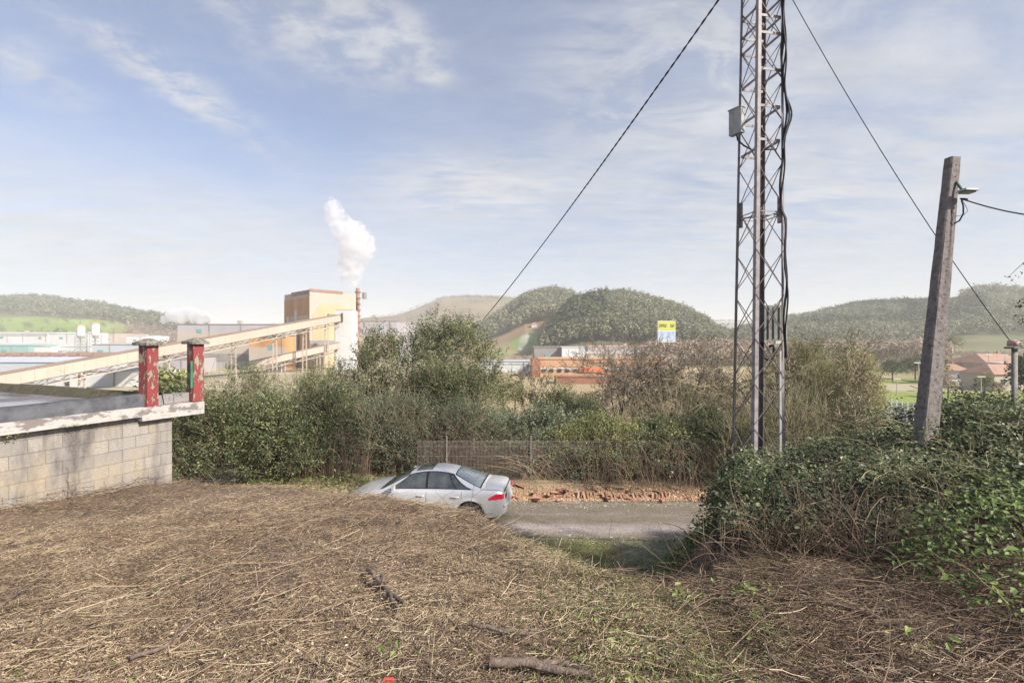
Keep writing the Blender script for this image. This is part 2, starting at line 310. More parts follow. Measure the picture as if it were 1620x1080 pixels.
# ------------------------------------------------------------------ block building at left
def blockmat():
    m,nt,nd,lk=newmat('concrete_block_wall'); out=nd.new('ShaderNodeOutputMaterial'); p=nd.new('ShaderNodeBsdfPrincipled'); p.inputs['Roughness'].default_value=.9
    tc=nd.new('ShaderNodeTexCoord'); sx=nd.new('ShaderNodeSeparateXYZ'); lk.new(tc.outputs['Object'],sx.inputs[0]); cb=nd.new('ShaderNodeCombineXYZ')
    # faces along x use (x,z); end faces use (y,z): combine x+y
    ad=nd.new('ShaderNodeMath'); ad.operation='ADD'; lk.new(sx.outputs[0],ad.inputs[0]); lk.new(sx.outputs[1],ad.inputs[1]); lk.new(ad.outputs[0],cb.inputs[0]); lk.new(sx.outputs[2],cb.inputs[1])
    nz=nd.new('ShaderNodeTexNoise'); nz.inputs['Scale'].default_value=3; nz.inputs['Detail'].default_value=5; lk.new(cb.outputs[0],nz.inputs['Vector'])
    mxv=nd.new('ShaderNodeMixRGB'); mxv.inputs[0].default_value=.018; lk.new(cb.outputs[0],mxv.inputs[1]); lk.new(nz.outputs['Color'],mxv.inputs[2])
    br=nd.new('ShaderNodeTexBrick'); br.inputs['Scale'].default_value=1; br.inputs['Brick Width'].default_value=.41; br.inputs['Row Height'].default_value=.205; br.inputs['Mortar Size'].default_value=.006; br.inputs['Mortar Smooth'].default_value=.35; br.offset=.5
    br.inputs['Color1'].default_value=(.27,.25,.22,1); br.inputs['Color2'].default_value=(.36,.325,.28,1); br.inputs['Mortar'].default_value=(.17,.14,.12,1); br.inputs['Bias'].default_value=0
    lk.new(mxv.outputs[0],br.inputs['Vector'])
    def mulnoise(c,scale,lo,hi,stretch,col,det=7):
        mp=nd.new('ShaderNodeMapping'); mp.inputs['Scale'].default_value=stretch; lk.new(tc.outputs['Object'],mp.inputs[0])
        n=nd.new('ShaderNodeTexNoise'); n.inputs['Scale'].default_value=scale; n.inputs['Detail'].default_value=det; n.inputs['Roughness'].default_value=.7; lk.new(mp.outputs[0],n.inputs['Vector'])
        mr=nd.new('ShaderNodeMapRange'); mr.inputs[1].default_value=lo; mr.inputs[2].default_value=hi; lk.new(n.outputs[0],mr.inputs[0])
        mx=nd.new('ShaderNodeMixRGB'); lk.new(mr.outputs[0],mx.inputs[0]); lk.new(c,mx.inputs[1]); mx.inputs[2].default_value=(*col,1); return mx.outputs[0],n
    c,_=mulnoise(br.outputs[0],2.2,.44,.60,(1,1,.22),(.11,.095,.085))
    c,_=mulnoise(c,1.1,.50,.72,(1,1,.8),(.42,.33,.20))
    c,n=mulnoise(c,30,.42,.75,(1,1,1),(.22,.2,.18))
    lk.new(c,p.inputs['Base Color']); b=nd.new('ShaderNodeBump'); b.inputs['Strength'].default_value=.6; b.inputs['Distance'].default_value=.01
    m2=nd.new('ShaderNodeMath'); m2.operation='MULTIPLY_ADD'; m2.inputs[1].default_value=-1.2; lk.new(br.outputs['Fac'],m2.inputs[0]); lk.new(n.outputs[0],m2.inputs[2])
    lk.new(m2.outputs[0],b.inputs['Height']); lk.new(b.outputs[0],p.inputs['Normal']); lk.new(p.outputs[0],out.inputs[0]); return m
def peelmat(name,base,under,dark,scale,th,stretch=(1,1,1),rough=.8):
    m,nt,nd,lk=newmat(name); out=nd.new('ShaderNodeOutputMaterial'); p=nd.new('ShaderNodeBsdfPrincipled'); p.inputs['Roughness'].default_value=rough
    tc=nd.new('ShaderNodeTexCoord'); mp=nd.new('ShaderNodeMapping'); mp.inputs['Scale'].default_value=stretch; lk.new(tc.outputs['Object'],mp.inputs[0])
    n=nd.new('ShaderNodeTexNoise'); n.inputs['Scale'].default_value=scale; n.inputs['Detail'].default_value=11; n.inputs['Roughness'].default_value=.68; lk.new(mp.outputs[0],n.inputs['Vector'])
    r=ramp(nd,[under,under,tuple(q*.5 for q in base),base,tuple(min(1,q*1.15) for q in base)],[0,th-.02,th,th+.035,1]); lk.new(n.outputs[0],r.inputs[0])
    n2=nd.new('ShaderNodeTexNoise'); n2.inputs['Scale'].default_value=scale*1.7; n2.inputs['Detail'].default_value=8; n2.inputs['Roughness'].default_value=.75; lk.new(mp.outputs[0],n2.inputs['Vector'])
    mr=nd.new('ShaderNodeMapRange'); mr.inputs[1].default_value=.56; mr.inputs[2].default_value=.68; lk.new(n2.outputs[0],mr.inputs[0])
    mx=nd.new('ShaderNodeMixRGB'); lk.new(mr.outputs[0],mx.inputs[0]); lk.new(r.outputs[0],mx.inputs[1]); mx.inputs[2].default_value=(*dark,1); lk.new(mx.outputs[0],p.inputs['Base Color'])
    b=nd.new('ShaderNodeBump'); b.inputs['Strength'].default_value=.5; b.inputs['Distance'].default_value=.01; lk.new(n.outputs[0],b.inputs['Height']); lk.new(b.outputs[0],p.inputs['Normal'])
    lk.new(p.outputs[0],out.inputs[0]); return m
mblk=blockmat(); mred=peelmat('peeling_red_paint',(.25,.042,.04),(.29,.25,.18),(.13,.06,.045),9,.475,(1,1,.5),.7)
mwht=peelmat('weathered_white_render',(.42,.395,.365),(.2,.17,.15),(.15,.125,.11),6,.445,(.6,.6,1.6))
mcap=peelmat('lichen_concrete',(.24,.22,.18),(.10,.09,.07),(.36,.33,.26),14,.48)
mmem=M('roof_membrane',[(.045,.045,.05),(.085,.085,.092),(.12,.12,.125)],scale=5,rough=.65,bump=.2)
def wetroof():
    m,nt,nd,lk=newmat('wet_roof_felt'); out=nd.new('ShaderNodeOutputMaterial'); p=nd.new('ShaderNodeBsdfPrincipled'); tc=nd.new('ShaderNodeTexCoord')
    n=nd.new('ShaderNodeTexNoise'); n.inputs['Scale'].default_value=.55; n.inputs['Detail'].default_value=5; lk.new(tc.outputs['Object'],n.inputs['Vector'])
    r=ramp(nd,[(.11,.10,.10),(.20,.18,.18),(.15,.15,.17)],[.35,.5,.6]); lk.new(n.outputs[0],r.inputs[0]); lk.new(r.outputs[0],p.inputs['Base Color'])
    mr=nd.new('ShaderNodeMapRange'); mr.inputs[1].default_value=.44; mr.inputs[2].default_value=.5; mr.inputs[3].default_value=.75; mr.inputs[4].default_value=.12; lk.new(n.outputs[0],mr.inputs[0]); lk.new(mr.outputs[0],p.inputs['Roughness'])
    lk.new(p.outputs[0],out.inputs[0]); return m
def moss_edge(): return M('mossy_edge',[(.04,.037,.03),(.08,.07,.04),(.11,.10,.08)],scale=9,rough=1,bump=.5)
bd=thing('block_building',(-6.40,9.1,0),'low grey concrete block building with dark flat roof and two red pillars','building',rz=math.radians(-112.3),world=False)
g=G(); g.box((4.0,-.1,2.05),(8,.2,3.6)); g.box((.1,-4.5,2.05),(.2,8.6,3.6)); g.build('wall',mblk,bd)
for k,zz in enumerate((3.36,2.95,3.565,2.54)):   # dark plates for the blocks' hollow cores, inner shade put into their colour
    G().box((.0,-.1,zz+.02),(.02,.10,.12)).build('block_core_plate',m_['holeshade'],bd)
sl=G().box((4.33,.02,3.96),(7.5,.24,.17)).build('roof_slab',mwht,bd)
lg=G().prism([(.60,.15,3.80),(-.56,.10,3.78),(-.56,-.42,3.78),(.60,-.42,3.80)][::-1],[(.60,.15,4.035),(-.56,.10,4.02),(-.56,-.42,4.02),(.60,-.42,4.035)][::-1]).build('ledge',mwht,bd)
# membrane up-stand: wavy strip with thickness along the front
xs=np.linspace(.35,8.2,60); w=vn(xs,xs*0,1.2,41)*.03
V=np.stack([np.stack([xs,.07+w,np.full(60,4.035)],-1),np.stack([xs,.02+w*.5,4.25+w],-1),np.stack([xs,-.06+w*.5,4.27+w],-1),np.stack([xs,-.22+w,4.10+0*w],-1)],1)
G().grid(V).build('parapet_flashing',mmem,bd,smooth=True)
G().box((4.2,-4.6,4.075),(8.2,8.9,.05)).build('roof',wetroof(),bd)
ys=np.linspace(-9,-.02,50); w=vn(ys,ys*0,1.1,43)*.03
V=np.stack([np.stack([np.full(50,.47)+w,ys,np.full(50,4.09)],-1),np.stack([.33+w,ys,4.25+w],-1),np.stack([.16+w,ys,4.25+w],-1),np.stack([.05+w,ys,np.full(50,3.7)],-1)],1)
G().grid(V[:, ::-1]).build('parapet',moss_edge(),bd,smooth=True)
g=G(); 
for k,x in enumerate((.12,-.22)): g.box((x-.02,-.12,4.12),(.36,.14,.17))
g.build('low_block_wall',peelmat('stained_block',(.24,.22,.21),(.12,.11,.10),(.16,.15,.14),9,.4),bd)
for (x,y,h,ro) in((.42,.02,5.13,.12),(-.455,-.005,5.15,-.05)):
    q=G(); n=9
    for k in range(1):
        q.box((x,y,(4.03+h)/2),(.205,.205,h-4.03),ro)
    pl=q.build('pillar',mred,bd)
    c=G(); c.box((x,y,h+.022),(.34,.34,.05),ro); cr,sr=cos(ro),sin(ro)
    e=[(x+(a*cr-b*sr)*.17,y+(a*sr+b*cr)*.17,h+.047) for a,b in((-1,-1),(1,-1),(1,1),(-1,1))]; t=[(x+(a*cr-b*sr)*.03,y+(a*sr+b*cr)*.03,h+.125) for a,b in((-1,-1),(1,-1),(1,1),(-1,1))]
    c.prism(e,t); c.build('pillar_cap',mcap,pl)
tag(G().path([(-.335,.055,4.3),(-.335,.055,4.5),(-.33,.06,4.82)],.022,8).build('green_pipe',M('green_paint',[(.03,.16,.09),(.06,.25,.14)],rough=.6),bd))
for (x_,n_,z_) in((1.55,60,3.86),(2.35,40,3.83),(2.9,30,3.84),(1.1,26,3.86)):
    g=G(); g.leaves(np.stack([x_+R.normal(size=n_)*.09,.06+R.random(n_)*.10,z_+np.abs(R.normal(size=n_))*.035],1),R.uniform(.02,.045,n_),R.normal(size=(n_,3))+[0,1,.5],R.random(n_),.5)
    q=math.radians(-112.3); V_=g.v[0]; W_=V_.copy(); W_[:,0]=-6.40+V_[:,0]*cos(q)-V_[:,1]*sin(q); W_[:,1]=9.1+V_[:,0]*sin(q)+V_[:,1]*cos(q); g.v=[W_]
    tag(g.build('moss_tuft',m_['drygreen']),'mossy green tuft growing in the crack under the white slab',None,None,'stuff')
# ------------------------------------------------------------------ car
def carpaint():
    m,nt,nd,lk=newmat('silver_car_paint'); out=nd.new('ShaderNodeOutputMaterial'); p=nd.new('ShaderNodeBsdfPrincipled')
    p.inputs['Base Color'].default_value=(.50,.52,.55,1); p.inputs['Metallic'].default_value=.35; p.inputs['Roughness'].default_value=.33; p.inputs['Coat Weight'].default_value=.6; p.inputs['Coat Roughness'].default_value=.08
    tc=nd.new('ShaderNodeTexCoord'); n=nd.new('ShaderNodeTexNoise'); n.inputs['Scale'].default_value=1.5; n.inputs['Detail'].default_value=9; n.inputs['Roughness'].default_value=.8; lk.new(tc.outputs['Object'],n.inputs['Vector'])
    mr=nd.new('ShaderNodeMapRange'); mr.inputs[3].default_value=.26; mr.inputs[4].default_value=.46; lk.new(n.outputs[0],mr.inputs[0]); lk.new(mr.outputs[0],p.inputs['Roughness'])
    r=ramp(nd,[(.58,.58,.58),(.68,.68,.68)],[.3,.7]); lk.new(n.outputs[0],r.inputs[0]); lk.new(r.outputs[0],p.inputs['Base Color']); lk.new(p.outputs[0],out.inputs[0]); return m
cx,cy=-2.47,14.62; th=math.radians(7)
mp_=carpaint(); mglass=M('car_glass',[(.025,.03,.03),(.085,.095,.09)],scale=3.5,rough=.05,spec=.9,coat=.6)
mseal=M('black_seal',[(.012,.012,.013),(.02,.02,.02)],rough=.5); mtyre=M('tyre_rubber',[(.015,.015,.015),(.03,.03,.03)],rough=.9,scale=30); mrim=M('alloy_rim',[(.38,.38,.4),(.48,.48,.5)],metal=.8,rough=.35)
mlamp=M('red_tail_lamp',[(.55,.01,.03),(.75,.03,.06)],rough=.15,coat=.8,scale=12); mclear=M('clear_lamp',[(.55,.55,.57),(.7,.7,.72)],rough=.12,coat=1)
car=thing('parked_car',(cx,cy,.02),'silver four door sedan with sunroof parked on the rough road below the straw bank','car',rz=-th,world=False)
# local: x forward is -x (front at -2.4), y left side faces camera at -y
LX=np.array([-2.42,-2.36,-2.2,-1.9,-1.5,-1.1,-.75,-.2,.5,1.2,1.55,1.9,2.15,2.3,2.37,2.40])
TOP=np.array([.50,.60,.68,.76,.84,.90,.945,.955,.97,.99,1.0,1.005,.995,.975,.93,.80])   # belt / hood / boot height
HW=np.array([.56,.66,.76,.85,.895,.912,.915,.915,.915,.912,.905,.88,.84,.79,.74,.70])
BOT=np.array([.30,.24,.2,.19,.18,.18,.18,.19,.19,.2,.21,.24,.27,.30,.34,.38])
xx=np.linspace(-2.42,2.40,97)
from_i=lambda A:np.interp(xx,LX,A)
top,hw,bot=from_i(TOP),from_i(HW),from_i(BOT)
# smooth
def sm(a,k=3):
    for _ in range(k): a=np.concatenate([[a[0]],(a[:-2]+2*a[1:-1]+a[2:])/4,[a[-1]]])
    return a
top,hw,bot=sm(top),sm(hw),sm(bot)
wheelx=(-1.42,1.40); wr=.335
def body_section(i):
    x=xx[i]; T,W,B=top[i],hw[i],bot[i]
    b=B
    for wx in wheelx:
        d=abs(x-wx)
        if d<.40: b=max(b,wr+math.sqrt(max(.40**2-d*d,0))-.02)
    H=T-B
    zs=[b, max(b,B+.16*H), max(b,B+.40*H), max(b,B+.60*H), max(b,B+.78*H), max(b,B+.90*H), T-.03*H, T, T+.012, T+.03,T+.035]
    ws=[W*.955, W*.985, W, W*.992, W*.985, W*.965, W*.93, W*.885, W*.7, W*.35, 0]
    out=[(x,-w,z) for z,w in zip(zs,ws)]
    return out+[(p[0],-p[1],p[2]) for p in out[-2::-1]]
V=np.array([body_section(i) for i in range(len(xx))])
g=G(); g.grid(V[:, ::-1])
for q,sg in((0,1),(len(xx)-1,-1)):
    P=V[q]; c=P.mean(0); c[0]=P[0,0]+(-.03 if q==0 else .03); n=len(P)
    g.add(np.vstack([P,c]),[[j,(j+1)%n,n] if sg>0 else [(j+1)%n,j,n] for j in range(n)])
body=g.build('body',mp_,car,smooth=True)
# greenhouse surface
GX=np.array([-1.32,-1.0,-.65,-.3,.05,.35,.7,1.05,1.4,1.83]); GT=np.array([.90,1.09,1.27,1.40,1.462,1.475,1.44,1.34,1.20,1.0])
gx=np.linspace(-1.32,1.83,61); gt=sm(np.interp(gx,GX,GT),4)
def gsurf(x,t,off=0):
    """t 0..1 from camera-side belt over the roof to the other belt"""
    zb=np.interp(x,xx,top)-.01; zt=np.interp(x,gx,gt); h=np.maximum(zt-zb,.012); W=np.interp(x,xx,hw)*.9
    a=np.asarray(t)*pi; e=2/2.8
    yy=-np.sign(np.cos(a))*np.abs(np.cos(a))**e; zz=np.abs(np.sin(a))**e
    W=W*(1-.21*zz*np.clip(h/.45,0,1))
    return np.stack([x+0*t,yy*(W+off),zb+zz*h+off*zz],-1)
X,Tt=np.meshgrid(gx,np.linspace(0,1,41),indexing='ij')
roof=G().grid(gsurf(X,Tt)[:, ::-1]).build('roof',mp_,car,smooth=True)
def zrel2t(zr): return math.asin(min(1,max(0,zr))**1.4)/pi
def side_patch(x0b,x0t,x1b,x1t,zb,zt,off,name,mat,side=1,par=None,n=16,curve=None):
    us=np.linspace(0,1,n); vs=np.linspace(0,1,8); pts=np.zeros((n,8,3))
    for i,u in enumerate(us):
        for j,v in enumerate(vs):
            x=(x0b+(x1b-x0b)*u)*(1-v)+(x0t+(x1t-x0t)*u)*v; zr=zb+(zt-zb)*v
            t=zrel2t(zr); t=t if side>0 else 1-t
            pts[i,j]=gsurf(np.array(x),np.array(t),off)
    return G().grid(pts if side<0 else pts[:, ::-1]).build(name,mat,par or car,smooth=True)
for sd in(1,-1):
    side_patch(-1.08,-.44,1.50,.86,.06,.86,.004,'window_trim',mseal,sd)
    side_patch(-1.0,-.40,.10,.07,.10,.82,.008,'window',mglass,sd)
    side_patch(.17,.13,.98,.72,.10,.82,.008,'window',mglass,sd)
    side_patch(1.02,.76,1.40,.84,.10,.80,.008,'quarter_window',mglass,sd)
def top_patch(xa,xb,ta,tb,off,name,mat,wa=None):
    us=np.linspace(0,1,14); pts=[]
    for u in us:
        x=xa+(xb-xa)*u; t0=ta[0]*(1-u)+ta[1]*u; pts.append([gsurf(np.array(x),np.array(t0+(1-2*t0)*v),off) for v in np.linspace(0,1,24)])
    return G().grid(np.array(pts)[:, ::-1]).build(name,mat,car,smooth=True)
top_patch(-1.24,-.46,(.10,.28),0,.006,'windscreen',mglass)
top_patch(.90,1.70,(.29,.13),0,.005,'window_trim',mseal)
top_patch(.93,1.66,(.305,.15),0,.009,'rear_window',M('rear_glass',[(.10,.13,.14),(.2,.24,.25)],scale=1,rough=.08,coat=1,spec=.8))
top_patch(-.30,.20,(.345,.345),0,.006,'sunroof',mglass)
# lamps, handles, seams, mirrors
def body_y(x,zr): 
    i=int(np.argmin(abs(xx-x))); P=V[i]; zs=P[:8,2]; return np.interp(zr,zs,-P[:8,1])
for sd in(-1,1):
    pts=[]
    for u in np.linspace(0,1,12):
        x=1.93+.42*u; lo=.74+.03*u; hi=.80+.10*min(1,u*2.2)
        pts.append([(x,sd*(body_y(x,z)+.008),z) for z in np.linspace(lo,hi,6)])
    G().grid(np.array(pts) if sd<0 else np.array(pts)[:, ::-1]).build('tail_lamp',mlamp,car,smooth=True)
    y0=np.interp(2.36,xx,hw)
    q=G(); pts=[]
    for u in np.linspace(0,1,8):
        y=(y0*.98-.28*u); pts.append([(2.425+.012*(1-u),sd*y,z) for z in(.77,.84,.90)])
    pts=np.array(pts); q.grid(pts if sd>0 else pts[:, ::-1]); q.build('tail_lamp',mlamp,car)
    pts=[]
    for u in np.linspace(0,1,8):
        x=-2.33+.42*u; pts.append([(x,sd*(body_y(x,z)+.008),z) for z in np.linspace(.55,.60+.1*u,4)])
    G().grid(np.array(pts) if sd<0 else np.array(pts)[:, ::-1]).build('headlight',mclear,car,smooth=True)
    for x in(-.02,.98):
        G().path([(x-.11,sd*(body_y(x,.80)-.002),.80),(x-.09,sd*(body_y(x,.8)+.03),.805),(x+.07,sd*(body_y(x,.8)+.03),.81),(x+.1,sd*(body_y(x,.8)-.002),.81)],.014,8).build('door_handle',mp_,car,smooth=True)
    for x in(-.86,.14,1.16):
        zz=np.linspace(.24,.93,14) if x<1 else np.linspace(.78,.95,6)
        s=G(); s.path([(x+(.04 if x==.14 else 0)*0,sd*(body_y(x,z)+.0005),z) for z in zz],.005,4); s.build('door_seam',mseal,car)
    mi=G(); mi.path([(-.80,sd*.86,1.0),(-.79,sd*.96,1.02)],[.025,.03],6); 
    P=[(-.85,sd*.95,.98),(-.74,sd*.95,.97),(-.74,sd*1.09,.99),(-.82,sd*1.09,1.0)]; Q=[(a,b,c+.12) for a,b,c in P]
    mi.prism(P if sd<0 else P[::-1],Q if sd<0 else Q[::-1]); mi.build('side_mirror',mp_,car,smooth=False)
    s=G(); pts=[]
    for wx in wheelx:
        w=thing('wheel',(wx,sd*.80,wr),None,None,world=False); w.parent=car
        t=G(); t.lathe([(.20,-.10),(.315,-.105),(.335,-.08),(.335,.08),(.315,.105),(.20,.10)],(0,0,0),32)
        tv=np.vstack(t.v); t.v=[tv[:,[0,2,1]]]; t.build('tyre',mtyre,w,smooth=True)
        r=G(); r.lathe([(.0,.03),(.06,.05),(.06,.02)],(0,0,0),16); r.lathe([(.17,.06),(.215,.095),(.22,.02)],(0,0,0),32)
        for k in range(10):
            a=k*pi/5; r.bar((.03*cos(a),.03*sin(a),.03),(.19*cos(a),.19*sin(a),.055),.035,.02)
        rv=np.vstack(r.v); r.v=[rv[:,[0,2,1]]*np.array([1,sd,1])]; r.build('rim',mrim,w)
    # dark wheel well
    for wx in wheelx:
        a=np.linspace(0,pi,14); pts=np.array([[(wx+.41*cos(k),sd*yy_,wr+.41*sin(k)-.02) for yy_ in(.55,.80,.905)] for k in a]); G().grid(pts).build('wheel_arch_liner',mseal,car,smooth=True)
G().box((0,0,.24),(4.1,1.5,.1)).build('underbody',mseal,car)
G().box((2.425,0,.70),(.02,.50,.12)).build('number_plate',m_['white'],car)
s=G(); y=np.linspace(-.70,.70,16); s.path([(2.36,k,.955+.0*k) for k in y],.01,5); s.build('boot_seam',mseal,car)
s=G(); ys=np.linspace(-.76,.76,20); s.path([(2.44-.10*(abs(k)/.78)**3,k,.56) for k in ys],.035,6); s.build('bumper_ridge',mp_,car,smooth=True)
s=G()
for sd in(-1,1):
    s.path([(x,sd*np.interp(x,xx,hw)*.885*1.0,np.interp(x,xx,top)+.008) for x in np.linspace(1.66,2.3,10)],.005,4)
s.build('boot_seam',mseal,car)
for k,y in enumerate((-.38,.38)):  # seats seen through the glass
    pass
# ------------------------------------------------------------------ mesh fence on the far side of the road
fx0,fx1,fy=-3.4,8.6,17.42
fn=thing('mesh_fence',(-.5,fy,.2),'welded wire mesh fence on thin posts behind the road, overgrown with brambles','fence')
g=G(); xs=np.arange(fx0,fx1,.05); zb=zg(xs,xs*0+fy)
g.tubes(np.stack([xs,xs*0+fy,zb+.02],1),np.stack([xs,xs*0+fy,zb+1.42],1),.0042,.0042,3)
for h in(.08,.45,.85,1.2,1.38):
    z=zb+h; g.tubes(np.stack([xs[:-1],xs[:-1]*0+fy,z[:-1]],1),np.stack([xs[1:],xs[1:]*0+fy,z[1:]],1),.004,.004,3)
g.build('wire_mesh',m_['fencewire'],fn)
for px in(707,840,975,1080,1160):
    x=(px-810)/F*fy; z=float(zg(x,fy)); q=G(); q.bar((x,fy-.03,z-.3),(x,fy-.03,z+1.56),.042,.042); q.box((x,fy-.03,z+1.57),(.05,.05,.03)); q.build('post',m_['fencepost'],fn)
# clay roof tiles leaning in a row + rubble
mt1=M('clay_tile',[(.27,.125,.085),(.36,.19,.135),(.40,.26,.18)],scale=3,rough=.85,bump=.3)
mt2=M('worn_clay_tile',[(.27,.17,.11),(.35,.24,.16),(.28,.22,.14)],scale=6,rough=.9,bump=.3)
def tile_mesh(name,mat,rt=.085):
    g=G(); a=np.linspace(0,pi,9); o=[]
    for z,r in((0,rt),(.42,rt*.8)):
        o.append([(r*cos(k),r*sin(k),z) for k in a]+[((r-.016)*cos(k),(r-.016)*sin(k),z) for k in a[::-1]])
    o=np.array(o); n=o.shape[1]; g.add(o.reshape(-1,3),[[i,n+i,n+(i+1)%n,(i+1)%n] for i in range(n)])
    for k in(0,1):
        P=o[k]; g.add(P,[[i,i+1,n-2-i,n-1-i] if k==0 else [n-1-i,n-2-i,i+1,i] for i in range(8)])
    return g.build(name,mat,smooth=False)
proto=None; rr=np.random.default_rng(3)
spec=[('salmon clay roof tile leaning in the row on the rubble kerb',mt1),('faded sandy clay roof tile leaning in the row on the rubble kerb',mt2),('broken clay roof tile lying on the rubble kerb',mt1)]
pr=[]
for k,(lb,mt) in enumerate(spec):
    o=tile_mesh('roof_tile',mt); tag(o,lb,'roof tile',['salmon roof tiles in the kerb row','faded roof tiles in the kerb row','fallen roof tiles on the kerb'][k]); pr.append(o)
used=[0,0,0]
def put(k,loc,rot,sc=1):
    o=pr[k]
    if used[k]: o=pr[k].copy(); COL.objects.link(o)
    used[k]=1; o.location=[float(q) for q in loc]; o.rotation_euler=rot; o.scale=(sc,sc,sc)
x=(848-810)/F*15.8
while x<6.6:
    if .9<x<3.9 and rr.random()<.55: x+=.2; continue
    k=0 if rr.random()<.55 else 1; y=15.82+rr.normal()*.03; z=float(zg(x,y))
    put(k,(x,y+.04*rr.normal(),z-rr.uniform(0,.08)),(radians(rr.uniform(-74,-50)),0,radians(rr.normal()*14)),rr.uniform(.75,1.1)); x+=rr.uniform(.17,.24)+(rr.random()<.12)*.4
for q in range(34):
    x=rr.uniform(.1,6.4); y=rr.uniform(15.8,16.6); 
    if q<12: x=rr.uniform(.2,1.9)
    put(2,(x,y,float(zg(x,y))+.05),(radians(rr.uniform(-95,-70)),radians(rr.uniform(-30,30)),rr.uniform(0,6.2)),rr.uniform(.5,1.0))
# rubble mass
n=15000; x=rr.uniform(-1.2,7.2,n); y=15.75+np.abs(rr.normal(size=n))*.36; z=zg(x,y); s=rr.gamma(2.,.010,n)+.008
g=G(); q=np.array([[1,0,0],[-1,0,0],[0,1,0],[0,-1,0],[0,0,1],[0,0,-1]],float); fc=np.array([[0,2,4],[2,1,4],[1,3,4],[3,0,4],[2,0,5],[1,2,5],[3,1,5],[0,3,5]])
jit=q[None]*(rr.uniform(.5,1.2,(n,6,1)))*s[:,None,None]*np.array([1,.8,.6]); v=jit+np.stack([x,y,z+s*.2],1)[:,None]
g.add(v.reshape(-1,3),(np.arange(n)[:,None,None]*6+fc).reshape(-1,3),np.repeat(rr.random(n),6))
tag(g.build('rubble',M('rubble_clay',[(.20,.11,.07),(.33,.19,.11),(.42,.27,.16),(.38,.29,.2)],mode='attr',rough=.9)),kind='stuff')
n=3600; x=rr.uniform(-3,8,n); y=np.where(rr.random(n)<.5,12.75+rr.normal(size=n)*.35,15.4+rr.normal(size=n)*.25); z=zg(x,y)+.012; s=rr.gamma(2.,.007,n)+.005
jit=q[None]*(rr.uniform(.5,1.2,(n,6,1)))*s[:,None,None]*np.array([1,.9,.5]); v=jit+np.stack([x,y,z],1)[:,None]
g=G(); g.add(v.reshape(-1,3),(np.arange(n)[:,None,None]*6+fc).reshape(-1,3),np.repeat(rr.random(n),6)); tag(g.build('gravel',M('gravel_stone',[(.14,.12,.10),(.28,.25,.22),(.42,.39,.35)],mode='attr',rough=.9)),kind='stuff')
# ------------------------------------------------------------------ lattice mast
mx,my=4.86,9.6
DIRS=[(-.82,.57),(-.57,-.82),(.82,-.57),(.57,.82)]
def mc(z):   # centre and half diagonal at height z
    cx=4.86+ (z-1)*.0085; 
    hd=np.interp(z,[.5,7.6,7.62,15],[.50,.425,.375,.355]); return np.array([cx,my]),hd
def leg(z,k):
    c,h=mc(z); d=DIRS[k]; 
    return np.array([c[0]+d[0]*h,c[1]+d[1]*h,z])
def legx(z,k):
    a,b=leg(5.,k),leg(7.6,k); return a+(b-a)*(z-5.)/2.6
zb=float(zg(4.8,my))-.3; zt=14.2
ms=thing('lattice_mast',(4.8,my,zb+.3),'tall square steel lattice mast rising out of the brambles','mast')
def anglebar(g,p0,p1,out,w=.085,t=.009):
    # L profile, corner pointing outwards
    o=np.array([out[0],out[1],0.]); sd=np.array([-o[1],o[0],0.])
    a=(-o+sd)/math.sqrt(2); b=(-o-sd)/math.sqrt(2)
    for e in(a,b):
        n=np.array([-e[1],e[0],0]); 
        if np.dot(n,o)<0: n=-n
        q=[p0,p0+e*w,p0+e*w-n*t,p0-n*t]; r=[p1,p1+e*w,p1+e*w-n*t,p1-n*t]
        if np.cross(e[:2],-n[:2])<0: q=q[::-1]; r=r[::-1]
        g.prism(q,r)
dirs=DIRS
for k in range(4):
    g=G(); anglebar(g,leg(zb,k),legx(7.95,k),dirs[k],[.058,.082,.056,.07][k],.01); anglebar(g,leg(7.55,k)+0,leg(zt,k),dirs[k],[.05,.074,.05,.066][k],.009)
    g.box(leg(7.75,k)+np.array([-dirs[k][0]*.03,-dirs[k][1]*.03,0]),(.06,.06,.5),pi/4)
    for z in np.arange(7.55,8,.12): 
        for e in(-1,1): g.box(leg(z,k)+np.array([-dirs[k][0]*.04+e*abs(dirs[k][1])*.045,-dirs[k][1]*.04+e*abs(dirs[k][0])*.045,0]),(.03,.03,.03))
    g.build('leg',m_['mastpaint'] if k in(1,2) else m_['mastdark'],ms)  # left and rear legs darker: their shaded side is put into the colour
g=G(); z=zb+.2; zs=[]
while z<zt-1: zs.append(z); z+=.86 if z<7.6 else .80
for i in range(len(zs)-1):
    z0,z1=zs[i],zs[i+1]
    for k in range(4):
        a,b=k,(k+1)%4; f=.97
        for (p,q) in((leg(z0+.04,a),leg(z1-.04,b)),(leg(z0+.04,b),leg(z1-.04,a))):
            c=(p+q)/2; g.tubes([c+(p-c)*f],[c+(q-c)*f],.0095,.0095,5)
g.build('cross_bracing',m_['mastdark'],ms)
def rung(z,k,w=.035):
    a,b=leg(z,k),leg(z,(k+1)%4); c=(a+b)/2; n=np.array([*(c[:2]-mc(z)[0]),0]); n/=np.linalg.norm(n)
    G().bar(c+(a-c)*.9-n*.015,c+(b-c)*.9-n*.015,.012,w*1.4).build('rung',m_['mastpaint'],ms)
for py in(-150,-120,-90,-60,-32,10,38,64,120,177,229): 
    for k in(0,1,2,3): rung(CZ+(540-py-(0 if k in(1,2) else 14))/F*my,k)
for z in(7.65,7.72):
    for k in range(4): rung(z,k,.012)
g=G()
for k in(0,1):  # horizontal diagonals at the splice
    g.tubes([leg(7.68,k)],[leg(7.68,k+2)],.012,.012,5)
g.build('cross_bracing',m_['mastdark'],ms)
